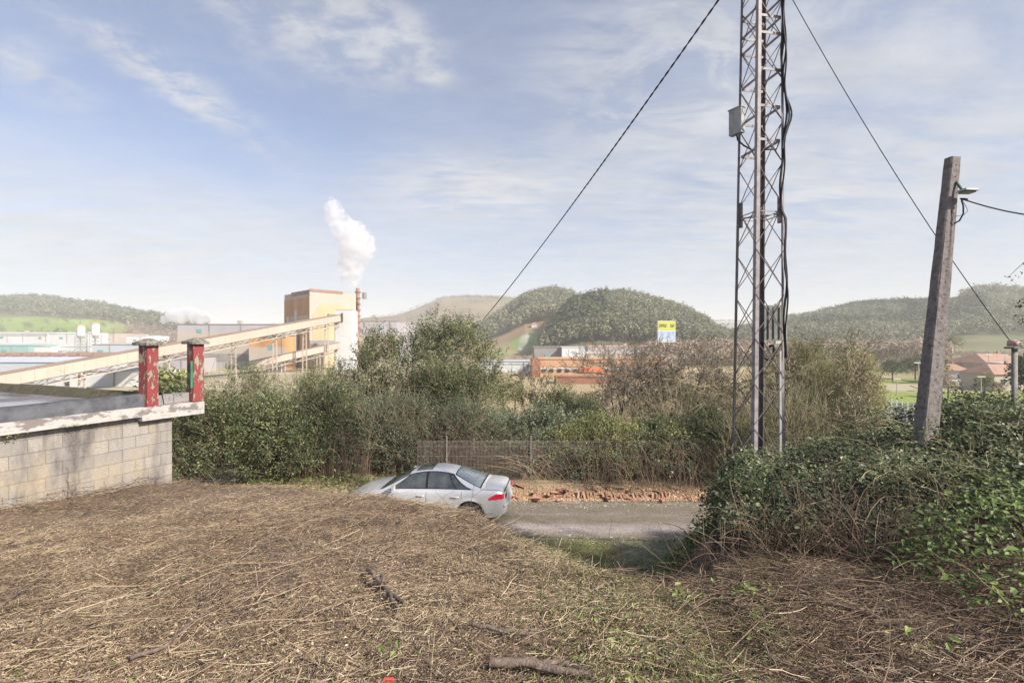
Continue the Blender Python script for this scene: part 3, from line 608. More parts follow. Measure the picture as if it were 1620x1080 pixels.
# small box high on the left leg
bx=thing('junction_box',tuple(leg(9.6,0)),'small weathered grey junction box high on the left leg of the mast','junction box')
c=leg(9.62,0)+np.array([-.10,-.06,0]); G().box(c,(.12,.27,.50),.55).build('case',m_['cabinet'],bx)
G().box(c+np.array([.0,0,.262]),(.15,.30,.025),.55).build('lid',m_['cabinet'],bx); 
G().path([c+(0,0,-.25),c+(.02,0,-.36),c+(.14,0,-.47),c+(.35,.1,-.52),c+(.8,.0,-.55),c+(.86,.0,-.40)],.016,6).build('conduit',m_['rubber'],bx,smooth=True)
# cabinet behind right
cb=thing('meter_cabinet',(5.35,10.3,4.9),'grey ribbed electrical cabinet on a board behind the right mast leg','cabinet')
c=at(1221,511,10.15); G().box(c,(.38,.14,.74)).build('case',m_['darkcab'],cb)
g=G()
for dx in(-.11,.0,.12): g.box(c+(dx,-.083,0),(.014,.02,.66))
g.build('rib',m_['mastdark'],cb)
c2=at(1235,512,10.35); G().box(c2,(.24,.05,.86)).build('back_board',M('pale_board',[(.44,.44,.36),(.56,.56,.46)],rough=.8),cb)
G().box((c2[0]+.02,10.4,2.8),(.05,.05,4.4)).build('support_post',m_['galv'],cb)
P=[at(1217,548,10.05),at(1223,546,10.0),at(1225,552,10),at(1224,562,10),at(1216,569,10),at(1209,566,10),at(1205,556,10),at(1206,540,9.9)]
G().path(P,.03,8).build('conduit',m_['rubber'],cb,smooth=True)
# cable bundle down the right leg
for j in range(4):
    r2=np.random.default_rng(j+50); zz=np.linspace(4.88 if j<2 else 8.9,zt,60); pts=[]
    for z in zz:
        p=leg(z,2); bul=.16*math.exp(-((z-9.55)/.35)**2)*(1 if j in(1,2) else .5)
        pts.append(p+np.array([-.01+.022*sin(z*2.1+j*1.7)+.02*cos(z*5+j)+bul,-.05-.02*j,0]))
    o=G().path(pts,.016 if j else .022,5).build('cable',m_['rubber'],smooth=True)
    tag(o,'black cable strapped down the right leg of the lattice mast','cable','cables strapped to the mast')
# overhead wires
def wire(A,B,sag,r,lab,tw=0,n=70,name='overhead_cable'):
    t=np.linspace(0,1,n)[:,None]; P=A+(B-A)*t; P[:,2]-=sag*4*(t*(1-t))[:,0]; g=G()
    if tw:
        d=(B-A)/np.linalg.norm(B-A); u=np.cross(d,[0,0,1]); u/=np.linalg.norm(u); w=np.cross(d,u); L=np.linalg.norm(B-A)
        t=np.linspace(0,1,400)[:,None]; P=A+(B-A)*t; P[:,2]-=sag*4*(t*(1-t))[:,0]
        for k in(0,1):
            a=t*L/tw*2*pi+k*pi; g.path(P+(u*np.cos(a)+w*np.sin(a))*r*.9,r,4)
    else: g.path(P,r,5)
    o=g.build(name,m_['rubber'],smooth=True); tag(o,lab,'cable'); return o
wire(np.array([4.86,9.5,13.05]),at(764,506,27),.25,.013,'twisted black cable running from the mast down to the left over the bushes',tw=.45)
wire(np.array([4.92,9.5,13.0]),at(1603,546,9.25),.33,.008,'thin black cable running from the mast down to the right past the concrete pole')
# ------------------------------------------------------------------ leaning concrete pole
PB=at(1461,720,8.0); PT=at(1507,250,8.3)
pl=thing('utility_pole',PB,'weathered concrete utility pole leaning to the right above the brambles','utility pole')
g=G(); n=14; ax=PT-PB
def prect(t,rot=.18):
    c=PB+ax*t; w=(.165*(1-t)+.100*t); d=(.10*(1-t)+.07*t); b=.018
    P=[(-w+b,-d),(w-b,-d),(w,-d+b),(w,d-b),(w-b,d),(-w+b,d),(-w,d-b),(-w,-d+b)]
    cr,sr=cos(rot),sin(rot); return [c+np.array([x*cr-y*sr,x*sr+y*cr,0]) for x,y in P]
rings=np.array([prect(t) for t in np.linspace(0,1,30)]); rings=np.concatenate([rings,rings[:,:1]],1)
rings+=rr.normal(size=rings.shape)*.0015
g.grid(rings[:,:]); tp=np.array(prect(1)); g.add(np.vstack([tp,tp.mean(0)+[0,0,.02]]),[[j,(j+1)%8,8] for j in range(8)])
po=g.build('shaft',m_['concrete'],pl)
for side in(1,):
    for t in np.linspace(.05,.97,24):
        q=G()
        c=PB+ax*t; w=.10*(1-t)+.035*t; cr,sr=cos(.18),sin(.18); d=.10*(1-t)+.07*t+.004
        x,y=-w*.2+rr.normal()*.004,-d; p=c+np.array([x*cr-y*sr,x*sr+y*cr,0]); q.tubes([p+[0,.006,0]],[p+[0,-.002,0]],.009,.009,8); q.tubes([p+[0,.006,0]],[p+[0,-.0021,0]],.009,.002,8)
        q.build('bolt_hole_disc',m_['holeshade'],pl)  # dark discs on the face, the holes' inner shade put into colour
A=at(1513,288,8.2); B=at(1524,303,8.1); 
lm=thing('pole_lamp',A,'small flat lamp on a green bracket near the top of the concrete pole','lamp')
G().path([A,A+(B-A)*.5,B],.022,8).build('bracket',M('green_bracket',[(.07,.12,.09),(.12,.17,.13)],rough=.7),lm)
c=at(1530,301,8.05); g=G(); g.prism([c+(-.11,-.10,-.02),c+(.12,-.10,-.025),c+(.13,.08,-.025),c+(-.11,.08,-.02)],[c+(-.09,-.08,.02),c+(.10,-.08,.015),c+(.10,.06,.015),c+(-.09,.06,.02)]); g.build('lamp_head',m_['cabinet'],lm)
G().box(c+(0,0,-.04),(.18,.13,.02)).build('lamp_glass',M('lamp_cover',[(.16,.16,.11),(.24,.24,.17)],rough=.3),lm)
wire(at(1523,315,8.1),at(1760,345,7.0),.12,.011,'black cable leaving the concrete pole towards the right edge')
cl=G().path([at(1519,314,8.1),at(1530,316,8.08)],[.012,.026],8).build('cable_clamp',m_['rubber']); tag(cl,'black clamp holding the cable beside the concrete pole','clamp')
o=G().path([at(1521,316,8.1),at(1524,326,8.08),at(1524,338,8.08),at(1518,349,8.1),at(1509,354,8.15)],.012,6).build('drop_cable',m_['rubber'],smooth=True); tag(o,'thick black cable loop hanging below the clamp on the concrete pole','cable')
o=G().path([at(1522,316,8.1),at(1529,328,8.08),at(1531,334,8.05),at(1525,340,8.05),at(1512,342,8.15)],.004,5).build('thin_cable',m_['rubber'],smooth=True); tag(o,'thin wire loop hanging outside the thick loop on the concrete pole','wire')
# small capped post at right
c=at(1605,650,9.2); sp=thing('capped_post',c,'thin grey metal post with a pale pink cap rising from the brambles','post')
G().path([c+(0,0,-1.2),c+(0,0,1.2),at(1605,552,9.2)],.045,12).build('post',m_['fencepost'],sp,smooth=True)
G().box(at(1604,550,9.2),(.19,.19,.035)).build('plate',m_['mastdark'],sp)
c=at(1603,543,9.2); G().lathe([(0,.07),(.05,.068),(.085,.045),(.09,-.055),(0,-.055)],c,16).build('cap',M('pink_cap',[(.42,.27,.23),(.52,.36,.32)],rough=.7),sp,smooth=True)
wire(at(1440,610,8.5),at(1602,655,9.0),.06,.006,'thin wire sagging from the concrete pole to the foot of the capped post')
# ------------------------------------------------------------------ vegetation
def crown(lobes,ns,L=(.3,.8),per=14,leaf=(.05,.09),up=.5,asp=.5,tone=(.2,.75),thin=1.,inner=.35,tw=True,sz=None,clump=.18):
    """lobes: rows cx,cy,cz,rx,ry,rz. leafy shoots growing outwards from inside uneven lobes"""
    lobes=np.asarray(lobes,float); wgt=lobes[:,3]*lobes[:,5]; wgt=wgt/wgt.sum()
    k=R.choice(len(lobes),ns,p=wgt); d=R.normal(size=(ns,3)); d/=np.linalg.norm(d,axis=1,keepdims=True); d[:,2]=np.where(d[:,2]<-.5,-d[:,2],d[:,2])
    rad=inner+(1-inner)*R.random(ns)**.5
    # lumpiness: carve the lobes
    lump=1+.28*vn(d[:,0]*2+k*3,d[:,2]*2+d[:,1]*2,1.6,60)*2
    P=lobes[k,:3]+d*lobes[k,3:6]*(rad*lump*.88)[:,None]
    gap=vn(P[:,0]*1.3+P[:,1],P[:,2]*1.5+P[:,1]*.4,1.,61)+.5; keep=gap>(1-thin)*.62; P,d,k=P[keep],d[keep],k[keep]; m=len(P)
    dr=d*.8+np.array([0,0,up])+R.normal(size=(m,3))*.35; dr/=np.linalg.norm(dr,axis=1,keepdims=True)
    Ln=R.uniform(*L,m); t=R.random((m,per))**.8; C=P[:,None]+dr[:,None]*(t*Ln[:,None])[...,None]+R.normal(size=(m,per,3))*leaf[1]*.5
    cl=vn(P[:,0]*1.1+5,P[:,2]*1.3+P[:,1],1.2,62)*1.0
    tn=np.clip(tone[0]+(tone[1]-tone[0])*(R.random(m)*.6+.2)+cl*.45,0,1)
    a=np.clip(tn[:,None]+R.normal(size=(m,per))*clump,0,1)
    N=(dr[:,None]*.3+np.array([0,0,.6])+R.normal(size=(m,per,3))*.55)
    D=dr[:,None]*.7+R.normal(size=(m,per,3))*.7
    g=G(); g.leaves(C.reshape(-1,3),R.uniform(*leaf,m*per),N.reshape(-1,3),a.ravel(),asp,D=D.reshape(-1,3))
    t_=G()
    if tw:
        t_.tubes(P-dr*.15,P+dr*Ln[:,None],.006,.002,3,a=R.random(m))
    return g,t_
def branches(base,h,r0,lev=5,spread=.5,seed=0,kids=(2,3),ratio=.72,curl=.18,up=.12,minr=.0085,lean=(0,0)):
    rg=np.random.default_rng(seed); P0=[];P1=[];R0=[];R1=[];tips=[]
    def rec(p,d,L,r,l):
        ns=3
        for i in range(ns):
            d=d+rg.normal(size=3)*curl*(.6 if l==lev else 1)+np.array([0,0,up*.3]); d/=np.linalg.norm(d)
            q=p+d*L/ns; rn=max(r*(.90 if l==lev else .84),minr); P0.append(p);P1.append(q);R0.append(r);R1.append(rn); p,r=q,rn
            if l<lev and l>0 and rg.random()<.45:
                e=d+rg.normal(size=3)*spread*1.4; e/=np.linalg.norm(e); rec(p,e,L*ratio*.6,max(r*.5,minr),l-1 if l>1 else 0)
        if l<=0: tips.append(p); return
        for _ in range(rg.integers(kids[0],kids[1]+1)):
            e=d+rg.normal(size=3)*spread+np.array([0,0,up]); e/=np.linalg.norm(e); rec(p,e,L*ratio*rg.uniform(.75,1.2),max(r*.68,minr),l-1)
    d=np.array([lean[0],lean[1],1.]); rec(np.asarray(base,float),d/np.linalg.norm(d),h*.30,r0,lev)
    return np.array(P0),np.array(P1),np.array(R0),np.array(R1),np.array(tips)
def tree(name,label,px,pytop,Y,lev=5,spread=.5,r0=.09,seed=1,group=None,leaf=None,lmat='olive',lsz=(.03,.06),lean=(0,0),cat='tree',up=.12,per=6,curl=.18,multi=1,scx=1.):
    x=(px-810)/F*Y; z=float(zg(x,Y)); zt=CZ-(pytop-540)/F*Y; h=zt-z
    t=thing(name,(x,Y,z),label,cat,group,world=False); A=[]
    for j in range(multi):
        ang=j*2.4+seed; off=np.array([cos(ang),sin(ang),0])*.25*(multi>1)
        A.append(branches(off+[0,0,-.2],h*(1 if j==0 else R.uniform(.75,.95)),r0*(1 if multi==1 else .7),lev,spread,seed*7+j,lean=(lean[0]+off[0]*.9,lean[1]+off[1]*.9),up=up,curl=curl))
    P0,P1,R0,R1,T=[np.concatenate([a[i] for a in A]) for i in range(5)]
    s=h/max(P1[:,2].max(),.1); sc=np.array([s*scx,s*scx,s])
    P0*=sc;P1*=sc;T=T*sc
    big=R0>.03
    G().tubes(P0[big],P1[big],R0[big],R1[big],6).build('trunk',m_['bark'],t,smooth=True)
    c=G().tubes(P0[~big],P1[~big],R0[~big],R1[~big],3,a=R.random((~big).sum()))
    cr=c.build('crown',m_['baretwig' if name=='bare_tree' else 'twig'],t)
    if leaf:
        m=len(P0[~big]); k=R.integers(0,m,leaf); q=P0[~big][k]+(P1[~big][k]-P0[~big][k])*R.random((leaf,1))+R.normal(size=(leaf,3))*.06
        tn=np.clip(.5+vn(q[:,0]*.9,q[:,2]*.9,1,63)+R.normal(size=leaf)*.18,0,1)
        G().leaves(q,R.uniform(*lsz,leaf),R.normal(size=(leaf,3))+[0,0,.5],tn,.5).build('foliage',m_[lmat],cr)
    return t
def bush(name,label,px,pytop,wpx,Y,mat,ns=900,group=None,depth=None,leaf=(.05,.09),L=(.25,.7),tone=(.2,.75),thin=.85,sink=0,nl=7,cat='shrub',up=.5,per=14,asp=.5,base=None,stems=14,inner=.35,flat=1.):
    x=(px-810)/F*Y; z=float(zg(x,Y)) if base is None else base; zt=CZ-(pytop-540)/F*Y; H=max(zt-z,.5); W=wpx/F*Y; D=depth or W*.7
    rg=np.random.default_rng(int(px*7+pytop)); lob=[]
    for i in range(nl):
        u=rg.uniform(-.34,.34) if i else 0.; hh=H*(.5+.5*(1-(abs(u)/.5)**2)*rg.uniform(.75,1.)) if i else H*.96
        rz=min(hh*.5,H*.34)*rg.uniform(.75,1.1) ; rx=W*rg.uniform(.15,.26)
        lob.append((u*W,rg.uniform(-.3,.3)*D,hh-rz*1.05,rx,D*rg.uniform(.2,.35),rz))
        if i%2==0: lob.append((u*W+rg.normal()*.1,rg.uniform(-.2,.2)*D,H*.28,rx*1.3,D*.35,H*.30))
    t=thing(name,(x,Y,z),label,cat,group,world=False)
    g,tw=crown(lob,ns,L,per,leaf,up,asp,tone,thin,inner)
    p0=np.zeros((stems,3)); p0[:,:2]=rg.normal(size=(stems,2))*.12*W*.5; k=rg.integers(0,len(lob),stems); p1=np.array(lob)[k,:3]; mid=(p0+p1)/2+rg.normal(size=(stems,3))*.12; p0[:,2]=-.15
    b=G().tubes(p0,mid,.03,.022,5).tubes(mid,p1,.022,.008,5); b.build('stem',m_['bark'],t)
    cr=g.build('foliage',m_[mat],t)
    tw.build('twigs',m_['twig'],cr)
    return t
# --- the band behind the fence and left of the road
bush('laurel_shrub','dark green laurel shrub right behind the corner of the block building',318,598,150,16.0,'laurel',1100,leaf=(.06,.11))
bush('laurel_shrub','broad dark evergreen shrub left of the pile of dry stalks',400,612,190,17.2,'laurel',1500,leaf=(.06,.11))
bush('laurel_shrub','rounded dark green shrub at the left end of the mesh fence above the car bonnet',500,590,190,18.8,'laurel',1500,leaf=(.06,.1),tone=(.15,.7))
bush('laurel_shrub','tall sparse shrub with a thin twiggy top seen against the conveyor',385,556,120,20.5,'laurel',620,thin=.6,tone=(.3,.9),leaf=(.06,.1))
bush('olive_shrub','yellowish green shrub seen against the foot of the white tower',530,563,170,23,'olive',1100,tone=(.15,.7),leaf=(.06,.1))
bush('holm_oak','large bushy dark tree that rises highest behind the car',690,474,225,22,'laurel',2700,nl=12,thin=.74,tone=(.3,.95),cat='tree',leaf=(.07,.12),depth=3.5)
bush('holm_oak','smaller dark bushy tree between the white tower and the highest tree',602,502,110,22.6,'laurel',950,nl=8,thin=.66,tone=(.3,.95),cat='tree',leaf=(.07,.12))
bush('grey_willow','grey green shrub in front of the highest bushy tree',640,618,210,19.4,'greyleaf',1500,leaf=(.05,.1),asp=.3,tone=(.2,.9),thin=.9)
bush('grey_willow','grey green mound of leaves behind the fence right above the car boot',745,628,170,19.2,'greyleaf',1300,leaf=(.05,.1),asp=.3,tone=(.15,.8))
bush('bramble_bush','bramble bush drooping over the fence left of the sunroof',600,668,170,18.7,'greyleaf',1000,leaf=(.05,.09),tone=(.05,.7),up=.0)
bush('bramble_bush','mixed green bramble bush behind the fence right of the car',850,640,190,19.0,'greyleaf',1900,leaf=(.06,.11),tone=(.35,.95),up=.2)
bush('ivy_shrub','dark green ivy covered shrub between the smallest bare tree and the fence',925,628,110,20.5,'laurel',1200,leaf=(.06,.1),tone=(.2,.85))
bush('ivy_shrub','small bright green shrub behind the fence below the orange brick hall',882,603,70,20.5,'laurel',520,leaf=(.06,.1),tone=(.35,.95))
bush('bramble_bush','olive green bramble bush over the middle fence post',950,664,180,18.5,'olive',1800,leaf=(.06,.11),tone=(.3,.85),up=.2)
bush('bramble_bush','green bramble bush over the fence post nearest the mast',1045,668,170,18.5,'laurel',1700,leaf=(.06,.11),tone=(.5,1.1),up=.2)
bush('bramble_bush','dark green bramble bush directly left of the mast foot',1120,648,140,18.3,'laurel',1500,leaf=(.06,.11),tone=(.35,.9),up=.2)
bush('ivy_shrub','dark green shrub behind the bare trees left of the mast',1135,590,120,23.5,'olive',900,leaf=(.05,.09),tone=(.0,.55))
bush('ivy_shrub','dark green low shrub below the yellow green tree right of the mast',1350,628,120,17.5,'laurel',900,leaf=(.05,.09),tone=(.25,.9))
bush('gorse','yellow green tree top right of the mast above the dark low shrub',1338,542,120,25,'olive',1500,leaf=(.06,.11),tone=(.5,1.15),thin=.8)
bush('russet_shrub','sunlit tan leafless shrub beside the white railing',1356,592,100,36,'tan',900,leaf=(.08,.14),tone=(.5,1),thin=.9)
bush('thicket','olive brown thicket behind the right leg of the mast',1270,600,170,16.2,'olive',800,leaf=(.035,.06),tone=(.0,.6),thin=.8,per=9)
bush('thicket','brown thicket behind the left leg of the mast',1180,620,110,16.5,'olive',420,leaf=(.035,.06),tone=(.0,.5),thin=.7,per=9)
# twiggy and bare trees
T=[(968,560,25,'bare tree leaning left in front of the orange brick hall',(-.25,0)),(1010,535,26,'bare tree with a forked trunk in front of the orange brick hall',(.0,0)),(1062,522,26.5,'bare tree standing below the yellow and blue billboard',(-.1,0)),(955,545,27,'wide crowned bare tree half hiding the left half of the orange hall',(.1,0)),(990,528,23.5,'bare tree closest to the middle fence post',(-.05,0)),(1105,530,27,'bare tree with a leaning dark trunk right of the billboard',(-.35,0)),(1140,530,24,'bare tree tangled behind the left leg of the mast',(.1,0)),(932,585,24,'smallest bare tree standing left of the other bare trees before the orange hall',(.1,0)),(1038,515,29,'bare tree whose crown reaches up just left of the billboard',(.05,0)),(1088,512,25.5,'tall bare tree right under the billboard edge, between two leaning ones',(.15,0))]
for i,(px,py,Y,lb,ln) in enumerate(T): tree('bare_tree',lb,px,py,Y,6,.50,.12,seed=i+3,lean=ln,curl=.2,scx=1.15)
tree('half_bare_tree','half bare tree with small leaves right of the highest bushy tree',838,556,23.5,5,.42,.07,seed=22,leaf=2600,lmat='laurel',lsz=(.06,.10),curl=.2)
tree('half_bare_tree','slim half bare tree beside the brown brick tower of the hall',812,590,24.5,5,.4,.06,seed=25,leaf=1200,lmat='olive',lsz=(.06,.10))
tree('twiggy_tree','dense twiggy olive tree behind the right leg of the mast',1255,513,19.5,6,.55,.09,seed=31,leaf=9000,lmat='olive',lsz=(.03,.07),multi=3,scx=1.1)
tree('twiggy_tree','wide twiggy brown tree between the mast and the yellow green tree',1298,535,20.5,6,.55,.08,seed=37,leaf=4500,lmat='olive',lsz=(.03,.07),multi=2,scx=.8)
for i,(px,py,Y,lb) in enumerate([(455,600,18.2,'bare reddish stems rising inside the dark shrubs left of the car'),(1000,610,24,'fine bare sapling among the bare trees before the hall')]): tree('sapling',lb,px,py,Y,5,.45,.035,seed=51+i,curl=.2)
# dry arching bramble canes along the fence
def canes(name,label,x0,x1,y,n,h=(.6,1.7),mat='darkstem',arch=.8,r=.006,a=(.3,1)):
    g=G(); P0=[];P1=[];A=[]
    for i in range(n):
        x=R.uniform(x0,x1); yy=y+R.normal()*.25; z=float(zg(x,yy)); H=R.uniform(*h); dx=R.normal()*arch; dy=R.normal()*.25; t=np.linspace(0,1,7)
        k=R.uniform(.8,1.5); Q=np.stack([x+dx*t**1.2,yy+dy*t,z+H*(t*k*1.6-.75*k*t*t)],1); P0.append(Q[:-1]);P1.append(Q[1:]);A.append(np.full(6,R.uniform(*a)))
    g.tubes(np.vstack(P0),np.vstack(P1),r,r*.8,3,np.concatenate(A)); o=g.build(name,m_[mat]); return tag(o,label,kind='stuff')
canes('dry_canes','tangle of dry bramble canes inside and behind the mesh fence',-3.5,7.5,18.0,560,a=(.1,.75))
canes('dry_canes','arching dry canes in front of the fence right of the car',.3,2.8,17.4,110,(.5,1.1),arch=1.0,a=(.6,1))
canes('dry_canes','dry upright stalks left of the car',-9.5,-5.2,17.6,420,(.8,2.0),arch=.35,a=(.2,.9))
canes('dry_canes','dark tangled canes above the car roof',-5.5,-1,18.3,420,(1.0,2.3),a=(.1,.6))
canes('dry_canes','brown canes around the foot of the mast',2.5,7.5,16.5,240,(.8,2.0),a=(.1,.7))
canes('bare_thicket','tall bare twigs filling the gap between the bare trees and the fence',1.5,11,21.,420,(1.2,2.8),'twig',.7,.007,(.2,1))
canes('bare_thicket','olive and brown twigs standing behind the mast',6,12.6,19.,500,(1.5,3.6),'twig',.8,.007,(.1,.9))
canes('bare_thicket','fine twigs above the dark shrubs left of the car',-13,-4,19.5,700,(2.,3.6),'twig',.6,.006,(.1,.8))
bush('thicket','olive grey thicket filling the gap left of the mast',1080,600,200,25,'olive',1300,leaf=(.05,.08),tone=(.0,.6),thin=.75,per=10)
bush('bramble_bush','low brown green bramble bank behind the fence below the bare trees',990,686,260,18.4,'greyleaf',1700,leaf=(.06,.1),tone=(.3,.9),up=.2)
bush('thicket','dense olive twig thicket directly right of the mast',1262,518,165,20.5,'olive',2500,leaf=(.04,.07),tone=(.05,.7),thin=.8,per=12)
bush('laurel_shrub','dark green shrub between the dark evergreens and the car front',450,640,170,17.6,'laurel',1400,leaf=(.06,.1),tone=(.1,.75))
bush('laurel_shrub','dark leafy shrub right below the highest bushy tree',700,560,170,20.8,'laurel',1500,leaf=(.06,.1),tone=(.15,.75))
# green weeds at the foot of the shrubs
def weeds(name,label,cx,cy,w,d,n,leaf,mat,h=.3,kind='stuff',tone=(0,1),asp=.4):
    x=cx+R.uniform(-1,1,n)*w; y=cy+R.uniform(-1,1,n)*d; H=np.abs(R.normal(size=n))*h; z=zg(x,y)+H
    D=R.normal(size=(n,3)); D[:,2]=abs(D[:,2])*.6; g=G().leaves(np.stack([x,y,z],1),R.uniform(*leaf,n),R.normal(size=(n,3))*.6+[0,0,.8],R.uniform(*tone,n),asp,D=D)
    return tag(g.build(name,m_[mat]),label,kind=kind)
weeds('weeds','bright green weeds behind the crest left of the car',-6.4,16.7,3.0,.5,1100,(.07,.16),'nettle',.22)
weeds('weeds','leafy weeds at the foot of the fence',1.5,17.6,5,.25,1600,(.05,.12),'laurel',.15)
weeds('verge_grass','tufts of green grass on the slope between the straw and the road',1.6,7.2,1.0,1.9,9000,(.03,.09),'drygreen',.05,tone=(.2,1),asp=.15)
weeds('moss','low moss and weeds on the near verge of the road',1.2,11.9,3.2,.9,9000,(.02,.05),'drygreen',.02)
weeds('weeds','green weeds at the left foot of the bramble mound',3.2,9.3,.8,1.2,3200,(.05,.12),'nettle',.22)
# ------------------------------------------------------------------ bramble mound at right
def hb(x,y):
    foot=np.interp(x,[1.5,1.95,2.4,4,6,9],[7.4,5.2,4.75,4.1,3.9,3.9])+vn(x,x*0,1.3,71)*.5
    hm=np.interp(x,[1.6,2.0,2.6,3.5,4.3,5.1,6.3,7,8],[.0,.42,.42,.46,.55,.66,.74,.95,1.25]); back=np.interp(x,[2,5,8],[7.4,8.3,9.6])
    rise=np.interp(x,[2,4.5,8],[1.0,1.25,1.7])
    hm=hm*sst(-.02,.85,x-.385*y+.5*vn(x,y,1.7,76)+.10)
    return hm*sst(0,1,(y-foot)/rise)*(1-sst(0,2,y-back))*(1+vn(x,y,1.1,72)*.45+vn(x,y,2.7,73)*.6)
def hbz(x,y): 
    # the mound keeps its level beyond the crest, hanging over the bank
    return np.maximum(zg(x,y),zplat(x,np.minimum(y,9.))-.6*np.maximum(y-np.interp(x,_ex,_ey)-.8,0))+hb(x,y)
_hmx=[1.6,2.0,2.6,3.5,4.3,5.1,6.3,7,8]
def mound_pts(n,w=None):
    x=R.uniform(1.3,9.8,n*6); y=3.6+8*R.random(n*6)**1.4; h=hb(x,y); ok=(h>.08)&(x<y*1.15+.4); x,y,h=x[ok][:n],y[ok][:n],h[ok][:n]; return x,y,h
br=thing('bramble_thicket',(4.5,6.5,3.0),'big tangled bramble thicket with dark green and silvery leaves under the mast and poles','bramble')
def slope_n(x,y):
    e=.06; return np.stack([-(hbz(x+e,y)-hbz(x-e,y))/(2*e),-(hbz(x,y+e)-hbz(x,y-e))/(2*e),np.ones_like(x)],1)
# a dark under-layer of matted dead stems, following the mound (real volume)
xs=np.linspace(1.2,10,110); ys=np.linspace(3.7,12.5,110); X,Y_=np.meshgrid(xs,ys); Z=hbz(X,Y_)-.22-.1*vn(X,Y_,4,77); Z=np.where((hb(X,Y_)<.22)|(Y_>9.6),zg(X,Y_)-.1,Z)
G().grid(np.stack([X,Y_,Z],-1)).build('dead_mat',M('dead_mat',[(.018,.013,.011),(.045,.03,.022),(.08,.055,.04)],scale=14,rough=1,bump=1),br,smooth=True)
x,y,h=mound_pts(6800); fr=R.random(len(x))
nn=slope_n(x,y); nn/=np.linalg.norm(nn,axis=1,keepdims=True); base=np.stack([x,y,hbz(x,y)-.05],1)+nn*(R.normal(size=(len(x),1))*.05)
steep=1-nn[:,2]; frc=h/np.interp(x,[1.6,2.0,2.6,3.5,4.3,5.1,6.3,7,8],[.3,.42,.42,.46,.55,.66,.74,.95,1.25]); gp=vn(x,y,2.3,74)+.6*vn(x,y,5,75); keep=R.random(len(x))<np.clip(.10+.9*sst(.25,.8,frc+gp*1.3-(x>5.6)*-.4)*(1-.8*sst(.12,.3,-gp)),0,1) ; base,nn,x,y=base[keep],nn[keep],x[keep],y[keep]
m=len(base); per=7; dr=nn*.5+R.normal(size=(m,3))*.55; dr/=np.linalg.norm(dr,axis=1,keepdims=True); Ln=R.uniform(.08,.28,m)
t=R.random((m,per)); C=base[:,None]+dr[:,None]*(t*Ln[:,None])[...,None]+R.normal(size=(m,per,3))*.035
tn=np.clip(.40+vn(x,y,1.5,78)*.9+R.normal(size=m)*.16,0,1); a=np.clip(tn[:,None]+R.normal(size=(m,per))*.2,0,1)
sz=(R.uniform(.025,.06,(m,per))*(1+.3*(R.random((m,1))<.25))).ravel()
N=(np.array([-.1,-.35,.75])+R.normal(size=(m,per,3))*.42+nn[:,None]*.4).reshape(-1,3)
G().leaves(C.reshape(-1,3),sz,N,a.ravel(),.72,.35,six=True).build('leaves',m_['bramble'],br)
# inner smaller leaves on the shaded front face
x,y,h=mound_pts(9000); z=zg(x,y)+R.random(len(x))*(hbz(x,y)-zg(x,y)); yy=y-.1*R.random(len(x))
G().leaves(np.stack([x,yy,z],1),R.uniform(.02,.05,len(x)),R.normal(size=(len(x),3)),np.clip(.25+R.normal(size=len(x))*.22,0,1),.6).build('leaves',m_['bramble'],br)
# left end finer leaves on the steep side
n=12000; y=R.uniform(4.6,8.6,n); x=.36*y+R.uniform(0,1.1,n); z=hbz(x,y)+R.normal(size=n)*.06; ok=hb(x,y)>.12
G().leaves(np.stack([x,y,z],1)[ok],R.uniform(.025,.055,n)[ok],R.normal(size=(n,3))[ok]+[-.4,-.4,.6],np.clip(.5+.6*vn(x,y,2,79)+R.normal(size=n)*.2,0,1)[ok],.6).build('leaves',m_['bramble'],br)
# canes: arching out of the front face
P0=[];P1=[];A=[];RR=[]
def cane(p,d,L,r,a,dro=.6,k=9,wob=.12):
    p=np.array(p,float); d=np.array(d,float); d/=np.linalg.norm(d); st=L/k
    for i in range(k):
        d=d+R.normal(size=3)*wob+np.array([0,0,-dro/k]); d/=np.linalg.norm(d); q=p+d*st
        zf=float(zg(q[0],q[1]))+.015
        if q[2]<zf: q[2]=zf; d[2]=abs(d[2])*.2
        P0.append(p);P1.append(q);A.append(a);RR.append(r*(1-.5*i/k)); p=q
for i in range(750):
    x=R.uniform(2.0,7.2); f=np.interp(x,[1.2,1.75,2.3,4,6,9],[7.4,5.2,4.75,4.1,3.9,3.9]); y=f+R.uniform(.1,1.6); z=float(hbz(x,y))-R.uniform(.0,.5)
    cane((x,y,z),(R.normal()*.8,-R.uniform(.2,1),R.normal()*.6),R.uniform(.4,1.3),R.uniform(.003,.007),R.beta(1.3,2.2),1.2)
for i in range(520):
    x=R.uniform(1.9,9); y=R.uniform(4.6,9.5); z=float(hbz(x,y))
    if x>y*1.15 or hb(x,y)<.2: continue
    cane((x,y,z-.05),(R.normal(),R.normal()*.7,R.uniform(.1,.9)),R.uniform(.4,1.1),R.uniform(.0025,.005),R.uniform(.3,1),1.6,wob=.2)
for i in range(420):
    x=R.uniform(1.95,4.2); y=np.interp(x,[1.75,2.3,4],[5.3,4.8,4.2])+R.uniform(0,.7); cane((x,y,float(zg(x,y))),(R.normal()*.4,R.normal()*.3-.1,1),R.uniform(.4,1.0),R.uniform(.002,.005),R.beta(2,2),.9)
G().tubes(np.array(P0),np.array(P1),np.array(RR),np.array(RR)*.85,4,np.array(A)).build('canes',m_['darkstem'],br)
